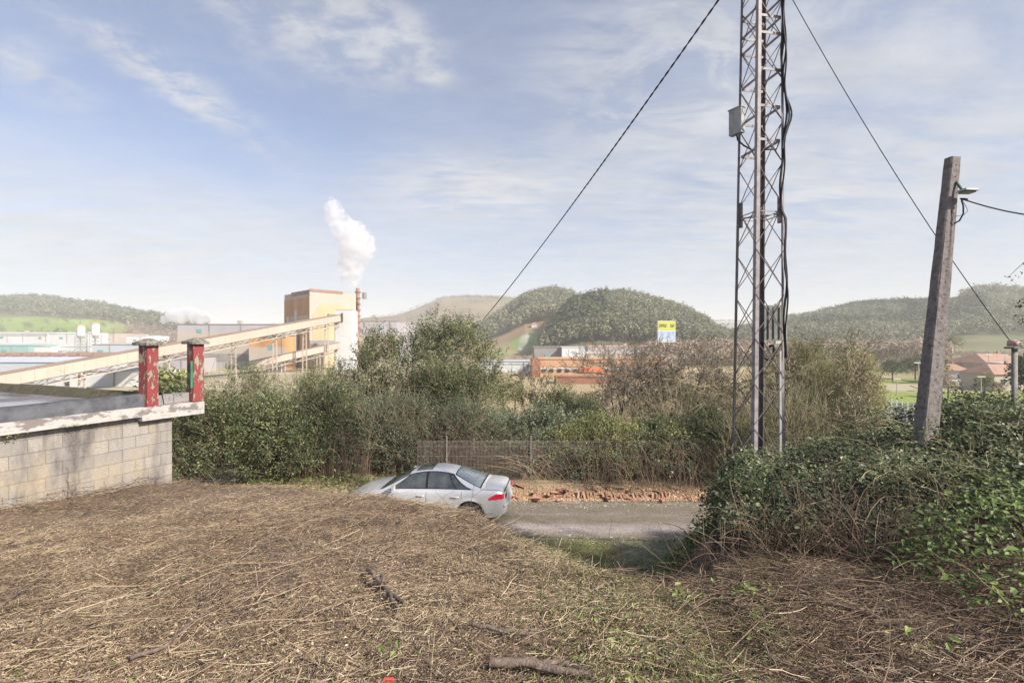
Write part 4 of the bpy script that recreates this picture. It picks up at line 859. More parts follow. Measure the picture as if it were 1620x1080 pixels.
# pale green vines
P0=[];P1=[];A=[];RR=[]
for (cxp,cyp,Y,n,L) in((1400,735,5.6,44,.5),(1470,755,5.4,50,.55),(1530,720,5.8,30,.5),(1590,700,6,14,.5),(1540,700,6,14,.4),(1400,950,4.0,5,.7),(1575,1010,3.3,4,.8),(1250,820,5,6,.5),(1350,1000,3.6,3,.6)):
    for i in range(n):
        c=at(cxp+R.normal()*26,cyp+R.normal()*26,Y); c[1]=max(c[1]-.15,2.6); zz=float(hbz(c[0],c[1])); c[2]=max(c[2],zz+.02)
        cane(c,(R.normal(),R.normal()*.4,R.normal()*.8-.1),R.uniform(.5,1.1)*L,R.uniform(.003,.0055),R.random(),.8,wob=.3,k=10)
G().tubes(np.array(P0),np.array(P1),np.array(RR),np.array(RR)*.85,4,np.array(A)).build('pale_vines',m_['vine'],br)
# young shoots standing above the mound against the fields
for i,(px,py,Y,h) in enumerate([(1500,655,6.8,.32),(1528,660,6.6,.26),(1555,650,6.9,.34),(1470,672,6.9,.2),(1590,652,6.5,.25),(1345,700,6.8,.14),(1440,668,7.5,.15)]):
    c=at(px,py+14,Y); zt=float(hbz(c[0],c[1])); q=G(); t=np.linspace(0,1,6); zb_=min(zt,c[2])-.1
    L=G(); top=c[2]+h; pth=np.stack([c[0]+.05*np.sin(t*2+i),c[1]+0*t,zb_+(top-zb_)*t],1); q.path(pth,.004,4)
    s=q.build('shoot',m_['vine'],br)
    m=16; k=R.random(m); P=np.stack([np.interp(k,t,pth[:,0])+R.normal(size=m)*.07,c[1]+R.normal(size=m)*.05,np.interp(.35+.65*k,t,pth[:,2])],1)
    L.leaves(P,R.uniform(.05,.09,m),R.normal(size=(m,3))*.3+[0,0,1],R.uniform(.1,.8,m),.6,six=True).build('leaves',m_['nettle'],s)
# fresh green nettle-like patch bottom right
n=2600; x=R.uniform(3.2,5.6,n); y=R.uniform(2.9,5.0,n); ok=(x>y*.78); x,y=x[ok],y[ok]; n=len(x); z=zg(x,y)+np.abs(R.normal(size=n))*.16+.55*sst(.7,1.05,x/y)*sst(3.,4.2,y)
o=G().leaves(np.stack([x,y,z],1),R.uniform(.035,.075,n),R.normal(size=(n,3))*.4+[0,-.2,1],np.clip(.45+.5*vn(x,y,2,91)+R.normal(size=n)*.2,0,1),.6,six=True).build('nettle_patch',m_['nettle']); tag(o,'fresh green nettle leaves in front of the bramble thicket at the right edge',kind='stuff')
# two small reddish-orange blooms on top
for px,py in((1477,692),(1492,697)):
    c=at(px,py,6.4); g=G()
    for k in range(14): g.leaves([c],.02,R.normal(size=(1,3)),.5,.7)
    g.lathe([(0,.014),(.012,.01),(.014,0),(.008,-.012),(0,-.014)],c,8)
    o=g.build('orange_bloom',M('orange_bloom',[(.6,.14,.07),(.7,.2,.1)])); tag(o,'tiny orange red bloom on top of the brambles beside the concrete pole','bloom','orange blooms on the brambles')
# leafy sprig entering from the right edge
for (px,py,tx,ty) in((1660,395,1594,441),(1640,470,1608,483),(1650,520,1606,500),(1645,560,1607,540)):
    A_,B_=at(px,py,5.0),at(tx,ty,5.0); t=np.linspace(0,1,9)[:,None]; P=A_+(B_-A_)*t; P[:,2]+=.05*np.sin(t[:,0]*3)
    o=thing('leafy_sprig',A_,'small leafed dark twig at the right edge, %s'%{395:'topmost, against the sky',470:'in front of the wooded hilltop',520:'just above the capped post',560:'beside the cap of the post'}[py],'twig','twigs reaching in from the right')
    G().path(P,np.linspace(.006,.002,9),4).build('twig',m_['bark'],o); k=R.random(34)[:,None]
    G().leaves(A_+(B_-A_)*k+R.normal(size=(34,3))*.02,.035,R.normal(size=(34,3)),R.random(34)*.4,.5).build('leaves',m_['laurel'],o)
# ------------------------------------------------------------------ cut straw and debris in the foreground
def ground_xy(n,y0=1.9,y1=9.6,p=0):
    y=y0*(y1/y0)**R.random(n) if p==0 else R.uniform(y0,y1,n); x=y*R.uniform(-1.12,1.12,n)
    E=np.interp(x,_ex,_ey); ok=(y<E+1.4)&~((x<-6.35+.41*(y-9.1)*-1+0)&(y<9.1)&(x<-6.4+(9.1-y)*.409*-1)); return x[ok],y[ok]
def straws(n,L,r,tone,mat,seg=2,lift=.03,tilt=.22,name='straw_litter',label=None,reg=None,par=None,curl=.25,y0=1.9,y1=10,p=0):
    x,y=ground_xy(n,y0,y1,p)
    if reg is not None: ok=reg(x,y); x,y=x[ok],y[ok]
    ok=R.random(len(x))>.65*sst(.12,.28,vn(x,y,.75,87)+.5*vn(x,y,2.1,88)); x,y=x[ok],y[ok]
    n=len(x); Ln=R.uniform(*L,n)*(.6+.8*R.random(n)**2); ang=vn(x,y,1.6,81)*7+R.normal(size=n)*1.5+.3
    tl=R.normal(size=n)*tilt; d=np.stack([np.cos(ang)*np.cos(tl),np.sin(ang)*np.cos(tl),np.sin(tl)],1)
    c=np.stack([x,y,zg(x,y)+np.abs(R.normal(size=n))*lift*(.5+3*np.clip(vn(x,y,3.2,89)+.2,0,1))+.006],1); P=[c-d*Ln[:,None]*.5]
    for k in range(seg):
        d2=d+R.normal(size=(n,3))*curl*np.array([1,1,.4]); P.append(P[-1]+d2*(Ln/seg)[:,None])
    dark=np.clip((vn(x,y,.8,82)*.6+vn(x,y,2.3,83)*.7+vn(x,y,6,86)*.4),-.6,.6)
    a=np.clip(tone[0]+(tone[1]-tone[0])*R.random(n)**1.2+dark*.42,0,1); rr_=R.uniform(*r,n)
    g=G()
    for k in range(seg):
        q=P[k].copy(); w=P[k+1].copy()
        for v in(q,w): v[:,2]=np.maximum(v[:,2],zg(v[:,0],v[:,1])+.002)
        g.tubes(q,w,rr_*(1-.2*k),rr_*(.8-.2*k),3,a)
    return g
crestgreen=lambda x,y:(R.random(len(x))<sst(-.05,.22,x/y+.05*vn(x,y,1,84))*(1-sst(.5,.62,x/y))*(1-sst(4.6,6,y)))
g=straws(290000,(.02,.10),(.0009,.0021),(.05,.95),'straw')
o=g.build('straw_litter',m_['straw']); tag(o,'layer of cut straw and dry bramble stalks covering the foreground bank',kind='stuff')
g=straws(5000,(.12,.38),(.0016,.0034),(.1,1),'straw',seg=3,lift=.05,tilt=.16)
o=g.build('straw_litter',m_['straw']); tag(o,'longer loose dry stalks scattered over the foreground bank',kind='stuff')
g=straws(90000,(.03,.12),(.001,.0026),(.0,1),'drygreen',reg=crestgreen,lift=.04,tilt=.5)
o=g.build('cut_grass',m_['drygreen']); tag(o,'greenish cut grass and stems at the lower right of the bank',kind='stuff')
# shredded leaves
x,y=ground_xy(95000,1.9,9.5); n=len(x); a=np.clip(.35+vn(x,y,.9,85)*.6+R.normal(size=n)*.25,0,1)
o=G().leaves(np.stack([x,y,zg(x,y)+.01+.03*R.random(n)],1),R.uniform(.008,.028,n),R.normal(size=(n,3))*.35+[0,0,1],a,.5).build('leaf_litter',m_['straw']); tag(o,'shredded dry leaves between the straw',kind='stuff')
x,y=ground_xy(9000,1.9,6); ok=crestgreen(x,y)|(R.random(len(x))<.05); x,y=x[ok],y[ok]; n=len(x)
o=G().leaves(np.stack([x,y,zg(x,y)+.02+.05*R.random(n)],1),R.uniform(.02,.05,n),R.normal(size=(n,3))*.4+[0,0,1],R.random(n),.55,six=True).build('green_leaf_litter',m_['drygreen']); tag(o,'torn green leaves lying on the lower right of the bank',kind='stuff')
# dark brushwood heap lower right and dark twig litter by the wall
def sticks(n,xr,yr,L,r,tone,name,label,ang0=0,lift=.12,mat='darkstem',da=.95):
    x=R.uniform(*xr,n); y=R.uniform(*yr,n); Ln=R.uniform(*L,n); an=ang0+R.normal(size=n)*da; tl=R.normal(size=n)*.12
    d=np.stack([np.cos(an)*np.cos(tl),np.sin(an)*np.cos(tl),np.sin(tl)],1); c=np.stack([x,y,zg(x,y)+R.random(n)*lift+.01],1); r_=R.uniform(*r,n); a=R.uniform(*tone,n); g=G(); p=c-d*Ln[:,None]*.5
    for k in range(3):
        q=p+(d+R.normal(size=(n,3))*.14)*(Ln/3)[:,None]; q[:,2]=np.maximum(q[:,2],zg(q[:,0],q[:,1])+.004); g.tubes(p,q,r_*(1-.2*k),r_*(.8-.2*k),5,a); p=q
    o=g.build(name,m_[mat]); return tag(o,label,kind='stuff')
sticks(1500,(1.5,4.6),(2.3,4.4),(.25,.9),(.0015,.0048),(.05,.7),'brushwood','dark heap of cut bramble stems in front of the thicket')
sticks(2600,(.9,4.9),(2.2,4.6),(.1,.4),(.0012,.003),(0,.85),'brushwood','fine broken twigs over the brushwood heap')
sticks(500,(-8.2,-5.2),(6.6,9.3),(.15,.5),(.002,.005),(0,.6),'brushwood','dark twigs lying along the foot of the block wall',lift=.15,da=1.5)
sticks(1500,(-3.5,2.0),(2.0,7.5),(.2,.8),(.002,.005),(.1,1),'brushwood','brown twigs scattered over the straw bank',lift=.05,da=1.5)
# distinct branches
def branch(label,pts,r,px=True,mat='wood'):
    P=[]
    for (px_,py_) in pts:
        lo,hi=1.5,11.
        for _ in range(40):
            Y=(lo+hi)/2; q=at(px_,py_,Y)
            if q[2]>float(zg(q[0],q[1]))+r*1.4+.05: lo=Y
            else: hi=Y
        P.append(q)
    P=np.array(P); t=np.linspace(0,1,len(P)); tt=np.linspace(0,1,14); P=np.stack([np.interp(tt,t,P[:,k]) for k in range(3)],1)+R.normal(size=(14,3))*r*.35
    o=G().path(P,1.45*np.linspace(r,r*.6,14)*(1+R.normal(size=14)*.08),9).build('branch',m_[mat],smooth=True); return tag(o,label,'branch')
branch('thick greyish branch lying across the bottom of the straw, its cut end at the left',[(772,1043),(850,1052),(900,1062),(945,1066)],.019)
branch('branch lying just above the thick one at the bottom of the straw',[(830,1045),(890,1048),(935,1058)],.013)
branch('short dark branch pointing down right in the middle of the straw',[(583,902),(605,928),(640,952)],.016)
branch('thinner grey branch beside the short dark one in the straw',[(604,910),(618,945),(630,962)],.012)
branch('slim branch left of the thick bottom branch',[(740,985),(790,996),(850,1003)],.010)
branch('pale bent branch on the straw at lower left',[(205,1040),(262,1022),(300,985),(340,960)],.009)
branch('long thin straw coloured cane lying at far left',[(0,958),(40,930),(78,905)],.008)
branch('long dark branch on the brushwood heap below the thicket',[(1260,940),(1350,965),(1450,1000),(1560,1010)],.014)
branch('second dark branch on the brushwood heap',[(1275,925),(1360,945),(1420,960)],.011)
branch('pale forked branch at the lower right corner',[(1520,1062),(1570,1035),(1619,1015)],.009)
branch('slender brown branch along the bottom right of the heap',[(1330,1050),(1450,1062),(1600,1068)],.010)
# tall thin dry stalks on the crest
def stalk(label,px0,py0,px1,py1,Y,r=.005,side=2):
    A_,B_=at(px0,py0,Y),at(px1,py1,Y); A_[2]=min(A_[2],float(zg(A_[0],Y))+.0); t=np.linspace(0,1,7)[:,None]; P=A_+(B_-A_)*t+R.normal(size=(7,3))*.012
    g=G().path(P,np.linspace(r,r*.4,7),4)
    for k in range(side):
        q=P[2+k+1]; g.path([q,q+np.array([R.normal()*.12,0,.12]),q+np.array([R.normal()*.2,0,.22])],[r*.6,r*.4,r*.2],4)
    o=g.build('dry_stalk',m_['darkstem']); return tag(o,label,'stalk')
stalk('tall dry stalk leaning right in front of the road',948,885,967,818,6.0)
stalk('long dry stalk curving left before the road, right of the tall one',1092,862,1040,822,5.6,side=1)
stalk('thin dry stalk rising in front of the car boot',735,815,758,748,6.4,.004,3)
stalk('thin dry stalk standing before the road just right of the car',842,862,812,826,6.0,.004)
stalk('thin upright stalk between the car and the tall leaning stalk',923,880,925,838,5.6,.003,1)
stalk('short thin stalk right of the tall leaning stalk',985,890,978,850,5.4,.003,1)
for i,(a,b,c,d) in enumerate([(52,768,40,745),(60,768,45,742),(78,770,78,752),(108,772,108,738),(170,775,164,758),(178,776,196,766),(240,768,237,752),(112,770,126,760)]):
    stalk(['short broken twig standing at the foot of the block wall'][0],a,b,c,d,7.6,.006,1)['group']='broken twigs at the wall foot'
stalk('bare thorny plant on the far side of the flat roof',98,612,103,568,11.5,.008,3); stalk('thin bare stem left of the thorny plant beyond the roof',70,612,56,590,11.5,.005,1); stalk('thin bare stem right of the thorny plant beyond the roof',130,614,132,594,11.5,.006,1)
# white scrap and red litter
def ray_ground(px,py,off=.02):
    lo,hi=1.5,11.
    for _ in range(40):
        Y=(lo+hi)/2; q=at(px,py,Y)
        if q[2]>float(zg(q[0],q[1]))+off: lo=Y
        else: hi=Y
    return q
A_,B_=ray_ground(846,898,.05),ray_ground(896,918,.05); t=np.linspace(0,1,16); s=np.linspace(-1,1,6); d=B_-A_; V=np.array([[A_+d*u+np.array([.0,.05*v,.012*sin(u*14+v*2)+.02*v*sin(u*7)])+[0,.02*sin(u*9),0] for v in s] for u in t])
V2=V-[0,0,.003]; o=G().grid(V).grid(V2[:, ::-1]).build('plastic_scrap',m_['scrap'],smooth=True); tag(o,'crumpled pale plastic strip lying near the crest of the straw','scrap')
c=ray_ground(613,1077,.03); o=G().prism([c+(-.03,-.01,0),c+(.03,-.012,0),c+(.035,.01,.006),c+(-.02,.012,.006)],[c+(-.027,-.01,.01),c+(.03,-.012,.01),c+(.03,.01,.016),c+(-.02,.012,.012)]).build('litter',m_['redlitter']); tag(o,'small piece of red litter at the bottom edge','litter')
# young green leafy plants on the straw
for i,(px,py,k) in enumerate([(1180,945,26),(1200,955,18),(1075,960,14),(1470,1030,10),(640,1040,6),(1020,925,10)]):
    c=ray_ground(px,py,.02); n=k; P=c+np.stack([R.normal(size=n)*.09,R.normal(size=n)*.07,np.abs(R.normal(size=n))*.05+.03],1)
    t=thing('leafy_plant',c,['yellowish green leafy cutting left of the brushwood heap','smaller leafy cutting touching the brushwood heap','light green tuft of leaves on the greenish straw','small green seedling at the bottom right','single bright leaf cluster at the bottom middle','small green tuft under the road edge'][i],'plant',world=True)
    G().tubes(np.repeat(c[None]-[0,0,.01],n,0),P,.0015,.001,3,.7).build('stem',m_['vine'],t); G().leaves(P,R.uniform(.04,.07,n),R.normal(size=(n,3))*.5+[0,-.3,1],R.uniform(.4,1,n),.6,six=True).build('leaves',m_['nettle'],t)
# ------------------------------------------------------------------ far hills
def hill(name,label,crest,Y0,front,back=400,zb=-9,col=(.10,.11,.06),col2=(.2,.16,.10),th=0,foot=None,nu=140,seed=0,colf=None):
    px=np.array([c[0] for c in crest],float); py=np.array([c[1] for c in crest],float); u=np.linspace(px[0],px[-1],nu)
    x=(u-810)/F*Y0; zc=CZ-(np.interp(u,px,py)-540)/F*Y0-th; t=np.linspace(-1,1,61); Yv=np.where(t<0,Y0+t*front,Y0+t*back)
    prof=np.where(t<0,np.sin((t+1)*pi/2)**1.15,np.cos(t*pi/2)**1.2)
    Z=zb+(zc[:,None]-zb)*prof[None,:]; X=((u-810)/F)[:,None]*Yv[None,:]; Y=Yv[None,:]+0*X
    ww=(1-np.abs(t))[None,:]; Z=Z+vn(X,Y,.012,90+seed)*18*(ww*(1-ww)*4)*min(1,Y0/900.)
    n=vn(X,Y,.008,91+seed)+.5; n2=vn(X,Y,.03,92+seed)+.5; a=np.array(col);b=np.array(col2); k=sst(.42,.62,n*.6+n2*.4)[...,None]; c=a*(1-k)+b*k
    if colf: c=colf(X,Y,Z,t,u,c)
    o=G().grid(np.stack([X,Y,Z],-1)[:, ::-1],.5,c[:, ::-1]).build(name,m_['hill'],smooth=True); tag(o,kind='structure')
    def surf(uu,tt):
        iu=(uu-u[0])/(u[-1]-u[0])*(nu-1); it=(tt+1)/2*60; i=np.clip(iu.astype(int),0,nu-2); j=np.clip(it.astype(int),0,59); fu=(iu-i)[:,None]; ft=(it-j)[:,None]
        S=np.stack([X,Y,Z],-1); return (S[i,j]*(1-fu)+S[i+1,j]*fu)*(1-ft)+(S[i,j+1]*(1-fu)+S[i+1,j+1]*fu)*ft
    return surf
def forest(name,label,P,H,W,mat,K=60,tone=(.2,.8),trunk=True,crownbase=.3,leaf=.16,kind='stuff',tallvar=.3):
    n=len(P); h=H*(1+R.normal(size=n)*tallvar*.5); h=np.clip(h,H*.5,H*1.6); w=W*h/H
    d=R.normal(size=(n,K,3)); d/=np.linalg.norm(d,axis=2,keepdims=True); rad=R.random((n,K))**.45
    zc=crownbase+(1-crownbase)/2; q=np.stack([d[...,0]*rad*w[:,None]/2,d[...,1]*rad*w[:,None]/2,(zc+d[...,2]*rad*(1-crownbase)/2)*h[:,None]],-1)
    # lumps
    q[...,:2]*=(1+.5*np.sin(q[...,2:3]*1.3+np.arange(n)[:,None,None]))
    C=P[:,None]+q; tn=np.clip(tone[0]+(tone[1]-tone[0])*R.random(n)[:,None]+vn(P[:,0],P[:,1],.02,95)[:,None]*.5+R.normal(size=(n,K))*.12,0,1)
    g=G().leaves(C.reshape(-1,3),R.uniform(.7,1.3,n*K)*leaf*H,(d+np.array([0,0,.4])).reshape(-1,3),tn.ravel(),.85,.2)
    if name is None: return g
    o=g.build(name,m_[mat]); tag(o,label,kind=kind)
    if trunk:
        o2=G().tubes(P-[0,0,1],P+np.stack([R.normal(size=n)*.3,0*h,h*.7],1),H*.014,H*.006,3,np.clip(.5+R.random(n)*.5,0,1)).build(name.replace('forest','trunks') if 'forest' in name else name+'_trunks',m_['farbare']); tag(o2,kind='stuff',label='trunks of the '+label)
    return o
def scat(surf,n,u0,u1,t0,t1,mask=None):
    u=R.uniform(u0,u1,n); t=R.uniform(t0,t1,n); P=surf(u,t)
    if mask is not None: P=P[mask(u,t,P)]
    return P
# left hill: wooded ridge over green fields
def cl(X,Y,Z,t,u,c):
    g=np.array([.19,.26,.055]); g2=np.array([.25,.31,.08]); k=sst(-.67,-.62,t)[None,:]+0*X; n=(vn(X,Y,.006,96)>0)[...,None]
    f=np.where(n,g,g2); hedge=(np.abs((vn(X,Y,.004,97)*8)%1-.5)<.05)[...,None]; f=np.where(hedge,np.array([.09,.09,.045]),f)
    rs=sst(150,230,u)[:,None,None]; f=f*(1-rs)+np.array([.20,.16,.10])*rs
    return f*(1-k[...,None])+c*k[...,None]
hl=hill('hill','', [(-500,482),(-200,476),(0,473),(50,471),(120,478),(200,490),(260,502),(330,510),(450,522)],1150,620,col=(.10,.10,.05),col2=(.16,.13,.08),th=14,colf=cl,seed=1,zb=-2)
P=scat(hl,6500,-330,330,-.72,.06,lambda u,t,P:t>-.60+.12*(vn(u,t*0,.012,3))+.0004*(u-60)*(u>60)*-1); forest('ridge_forest','dark pine and eucalyptus wood along the left ridge',P,16,7,'euc',26,(.0,.6))
P=scat(hl,70,-200,230,-.92,-.68); forest('hedgerow_trees','small trees scattered on the green fields of the left hill',P,7,8,'fargreen',20,(.0,.5),trunk=False)
P=scat(hl,1300,200,400,-.97,-.62); forest('hedgerow_trees','mixed brown and green wood right of the green fields',P,9,9,'farbare',20,(.0,.7),trunk=False)
h2=hill('hill','',[(430,512),(520,507),(600,502),(640,495),(700,474),(740,471),(800,474),(860,482),(960,500),(1060,520)],1500,800,col=(.22,.17,.10),col2=(.15,.14,.07),th=6,seed=2)
P=scat(h2,900,690,960,-.07,.04); forest('ridge_forest','thin wood along the crest of the distant brown hill',P,14,7,'euc',16,(.0,.6),trunk=False)
P=scat(h2,1800,430,960,-.9,-.1,lambda u,t,P:vn(P[:,0],P[:,1],.006,99)>.0); forest('hill_scrub','scattered scrub on the distant brown hill',P,8,9,'farbare',12,(.0,.7),trunk=False)
def c3(X,Y,Z,t,u,c):
    k=sst(-.74,-.68,t)[None,:,None]+0*c; g=np.where((vn(X,Y,.02,98)>-.1)[...,None],np.array([.22,.28,.08]),np.array([.30,.25,.13])); return g*(1-k)+c*k
h3=hill('hill','',[(720,530),(760,512),(800,486),(830,466),(868,459),(900,466),(925,482),(960,505),(1000,530)],760,380,300,col=(.12,.11,.06),col2=(.30,.19,.10),th=17,seed=3,colf=c3)
P=scat(h3,4200,725,1000,-.62,.12,lambda u,t,P:(R.random(len(u))<1-sst(-.30,-.62,t)*0)&~((t<-.38)&(vn(P[:,0],P[:,1],.012,101)>-.05))); forest('eucalyptus_forest','brown green eucalyptus wood on the left of the two round hills',P,18,6.5,'euc',56,(.25,1.0),leaf=.10,trunk=False)
h4=hill('hill','',[(850,528),(880,500),(905,474),(945,464),(985,462),(1020,470),(1060,481),(1095,495),(1118,508),(1135,522),(1160,534)],620,300,260,col=(.10,.10,.05),col2=(.18,.15,.08),th=17,seed=4)
P=scat(h4,5200,855,1150,-.86,.12); forest('eucalyptus_forest','green eucalyptus wood on the right of the two round hills',P,17,6,'euc',56,(.05,.8),leaf=.10,tallvar=.22,trunk=False)
P=scat(h4,500,870,960,-.8,-.1); forest('eucalyptus_forest','eucalyptus wood in the hollow between the round hills, slope shade put into its bluish dark tone',P,19,7,'fargreen',34,(.0,.35))  # bluish shade of the hollow is put into the leaf colour
h5=hill('hill','',[(1040,520),(1110,509),(1150,507),(1200,510),(1260,512),(1340,520)],2300,700,col=(.14,.15,.11),col2=(.16,.15,.12),th=8,seed=5)
P=scat(h5,900,1050,1330,-.2,.02); forest('ridge_forest','thin line of trees on the farthest blue hill',P,13,10,'euc',12,(0,.5),trunk=False)
h6=hill('hill','',[(1120,534),(1180,518),(1240,505),(1300,495),(1380,487),(1440,484),(1500,480),(1545,468),(1580,466),(1620,470),(1700,468),(2000,478)],880,520,col=(.12,.13,.06),col2=(.20,.19,.09),th=9,seed=6)
P=scat(h6,7000,1130,1800,-.85,.05,lambda u,t,P:(vn(P[:,0],P[:,1],.011,103)>-.27)|(u>1500)); forest('hill_forest','mixed wood covering the right hill',P,12,9.5,'euc',44,(.0,.95),trunk=False,leaf=.13)
P=scat(h6,4200,1270,1560,-.66,-.30,lambda u,t,P:vn(P[:,0],P[:,1],.009,104)>-.2); forest('hill_forest','dark blue green wood patch low on the right hill',P,14,10,'fargreen',34,(.0,.4),trunk=False)
P=scat(h6,500,1520,1660,-.35,.04); forest('eucalyptus_forest','tall pale trunked eucalyptus stand on top of the right hill',P,20,7,'euc',30,(.3,1.))
P=scat(h6,60,1350,1380,-.1,.0); forest('hill_forest','tall rounded clump standing on the skyline of the right hill',P,17,9,'euc',34,(.1,.5),trunk=False)
# belts of bare wood on the valley floor
def belt(name,label,pxa,pxb,Ya,Yb,n,H,W,mat,K=30,tone=(.1,.9),leaf=.14,**k):
    Y=R.uniform(Ya,Yb,n); px=R.uniform(pxa,pxb,n); x=(px-810)/F*Y; P=np.stack([x,Y,zg(x,Y)],1); return forest(name,label,P,H,W,mat,K,tone,leaf=leaf,**k)
belt('bare_wood','wide belt of bare pinkish trees behind the billboard and the mast',1020,1500,260,430,1500,13,10,'farbare',60,(.3,1),leaf=.09)
belt('bare_wood','belt of bare brown trees between the hall and the hills',560,1020,300,350,500,4.5,7,'farbare',40,(.2,1),leaf=.1)
belt('bare_wood','brown wood behind the long factory sheds',150,470,430,560,900,13,11,'farbare',40,(.1,.9),leaf=.1,trunk=False)
belt('bare_wood','low bare wood at the foot of the right hill',1480,2000,330,420,600,6,10,'farbare',40,(.3,1),leaf=.1,trunk=False)
belt('bare_wood','thin bare wood between the fields and the houses',1300,1950,178,225,210,6.5,7,'farbare',70,(.3,1),leaf=.07)
# separate valley trees
def vtree(name,label,px,pytop,wpx,Y,mat,K=1500,tone=(.1,.7),leaf=.05,cb=.12):
    x=(px-810)/F*Y; z=float(zg(x,Y)); H=CZ-(pytop-540)/F*Y-z; W=wpx/F*Y
    t=thing(name,(x,Y,z),label,'tree',world=False); nl=7; rg=np.random.default_rng(int(px)); lob=[(rg.uniform(-.3,.3)*W,rg.uniform(-.3,.3)*W,H*rg.uniform(.4,.75),W*rg.uniform(.2,.3),W*.25,H*rg.uniform(.2,.27)) for _ in range(nl)]
    lob.append((0,0,H*.55,W*.42,W*.4,H*.42))
    g,_=crown(lob,int(K/8),(.05*H,.12*H),8,(leaf*H*.6,leaf*H*1.3),.4,.7,tone,.92,.5,False); g.build('crown',m_[mat],t); G().tubes([[0,0,-.5]],[[0,0,H*.6]],H*.03,H*.015,6).build('trunk',m_['bark'],t)
for a in [('cypress','dark green tree cluster left of the concrete pole beyond the meadow',1412,567,44,160,'fargreen',2600,(0,.35)),
 ('cypress','dark green tree behind the concrete pole beyond the meadow',1448,562,46,165,'fargreen',2600,(0,.4)),
 ('broadleaf_tree','olive tree just right of the concrete pole beside the orange roofed house',1482,560,34,150,'olive',1800,(.0,.6)),
 ('broadleaf_tree','rounded green tree between the orange roofed house and the long red roofs',1542,565,44,185,'fargreen',2400,(.2,.7)),
 ('broadleaf_tree','pale green round tree at the foot of the right hill behind the pole',1505,530,36,330,'olive',1500,(.1,.5)),
 ('broadleaf_tree','dark round tree left of the pale green one at the hill foot',1490,528,26,335,'fargreen',1500,(.1,.5)),
 ('broadleaf_tree','grey bare round tree standing alone behind the yellow green tree',1384,532,30,300,'farbare',1800,(.0,.4)),
 ('broadleaf_tree','pinkish bare tree left of the concrete pole',1436,540,50,260,'farbare',2400,(.6,1)),
 ('broadleaf_tree','dark green tree above the yellow green tree right of the mast',1340,545,26,240,'fargreen',1500,(.1,.5)),
 ('broadleaf_tree','olive tree in front of the long red roofs near the capped post',1558,590,24,120,'olive',1800,(.1,.6)),
 ('broadleaf_tree','olive brown tree in front of the red roofs left of the capped post',1582,604,28,110,'farbare',1800,(.1,.7)),
 ('broadleaf_tree','bare beige tree before the gable of the orange roofed house',1500,590,30,112,'farbare',1700,(.5,1)),
 ('broadleaf_tree','dark green conifer behind the capped post at the right edge',1622,560,30,90,'fargreen',2200,(0,.35)),
 ('broadleaf_tree','yellow green round bush left of the second red pillar',262,578,56,48,'olive',2400,(.1,.8)),
 ('broadleaf_tree','dark leafy bush just beyond the first red pillar',236,598,44,40,'laurel',1500,(.2,.8)),
 ('broadleaf_tree','green bush between the two red pillars beyond the roof',288,598,44,42,'laurel',1800,(.3,.9)),
 ('broadleaf_tree','low green bush in front of the far hall and sheds',815,602,40,90,'olive',1500,(.2,.8)),
 ('broadleaf_tree','green tree beside the left green fields behind the white sheds',92,520,30,520,'fargreen',900,(.1,.5)),
 ]: vtree(*a)
# ------------------------------------------------------------------ factory and other valley buildings
def bl(px0,px1,pyt,Y,d=30,base=None,rot=0):
    """centre, size for a box whose front face spans px0..px1 and whose top is at pyt"""
    x0,x1=(px0-810)/F*Y,(px1-810)/F*Y; zt=CZ-(pyt-540)/F*Y; zb=-9.5 if base is None else base
    return np.array([(x0+x1)/2,Y+d/2,(zt+zb)/2]),np.array([x1-x0,d,zt-zb])
def shed(name,label,px0,px1,pyt,Y,mat,roofmat,d=30,pitch=.0,cat='building',bands=(),wins=None,base=None,rise=None,group=None):
    c,s=bl(px0,px1,pyt,Y,d,base); t=thing(name,(c[0],Y,c[2]-s[2]/2),label,cat,group)
    G().box(c,s).build('wall',m_[mat],t); zt=c[2]+s[2]/2; x0,x1=c[0]-s[0]/2,c[0]+s[0]/2
    rs=rise if rise is not None else min(1.2,s[0]*.03)
    G().prism([(x0-.3,Y-.3,zt+.02),(x1+.3,Y-.3,zt+.02),(x1+.3,Y+d+.3,zt+.02),(x0-.3,Y+d+.3,zt+.02)],[(x0-.3,Y-.3+d*.45,zt+rs),(x1+.3,Y-.3+d*.45,zt+rs),(x1+.3,Y+d*.55,zt+rs),(x0-.3,Y+d*.55,zt+rs)]).build('roof',m_[roofmat],t)
    for (a,b,m) in bands:  # fraction from the top
        G().box((c[0],Y-.08,zt-s[2]*(a+b)/2),(s[0],.16,s[2]*(b-a))).build('cladding_band',m_[m],t)
    if wins:
        n,a,b,m,fr=wins; w=s[0]/n
        for k in range(n):
            f=G().box((x0+w*(k+.5),Y-.2,zt-(a+b)/2),(w*fr,.14,b-a)).build('window',m_[m],t)
    return t
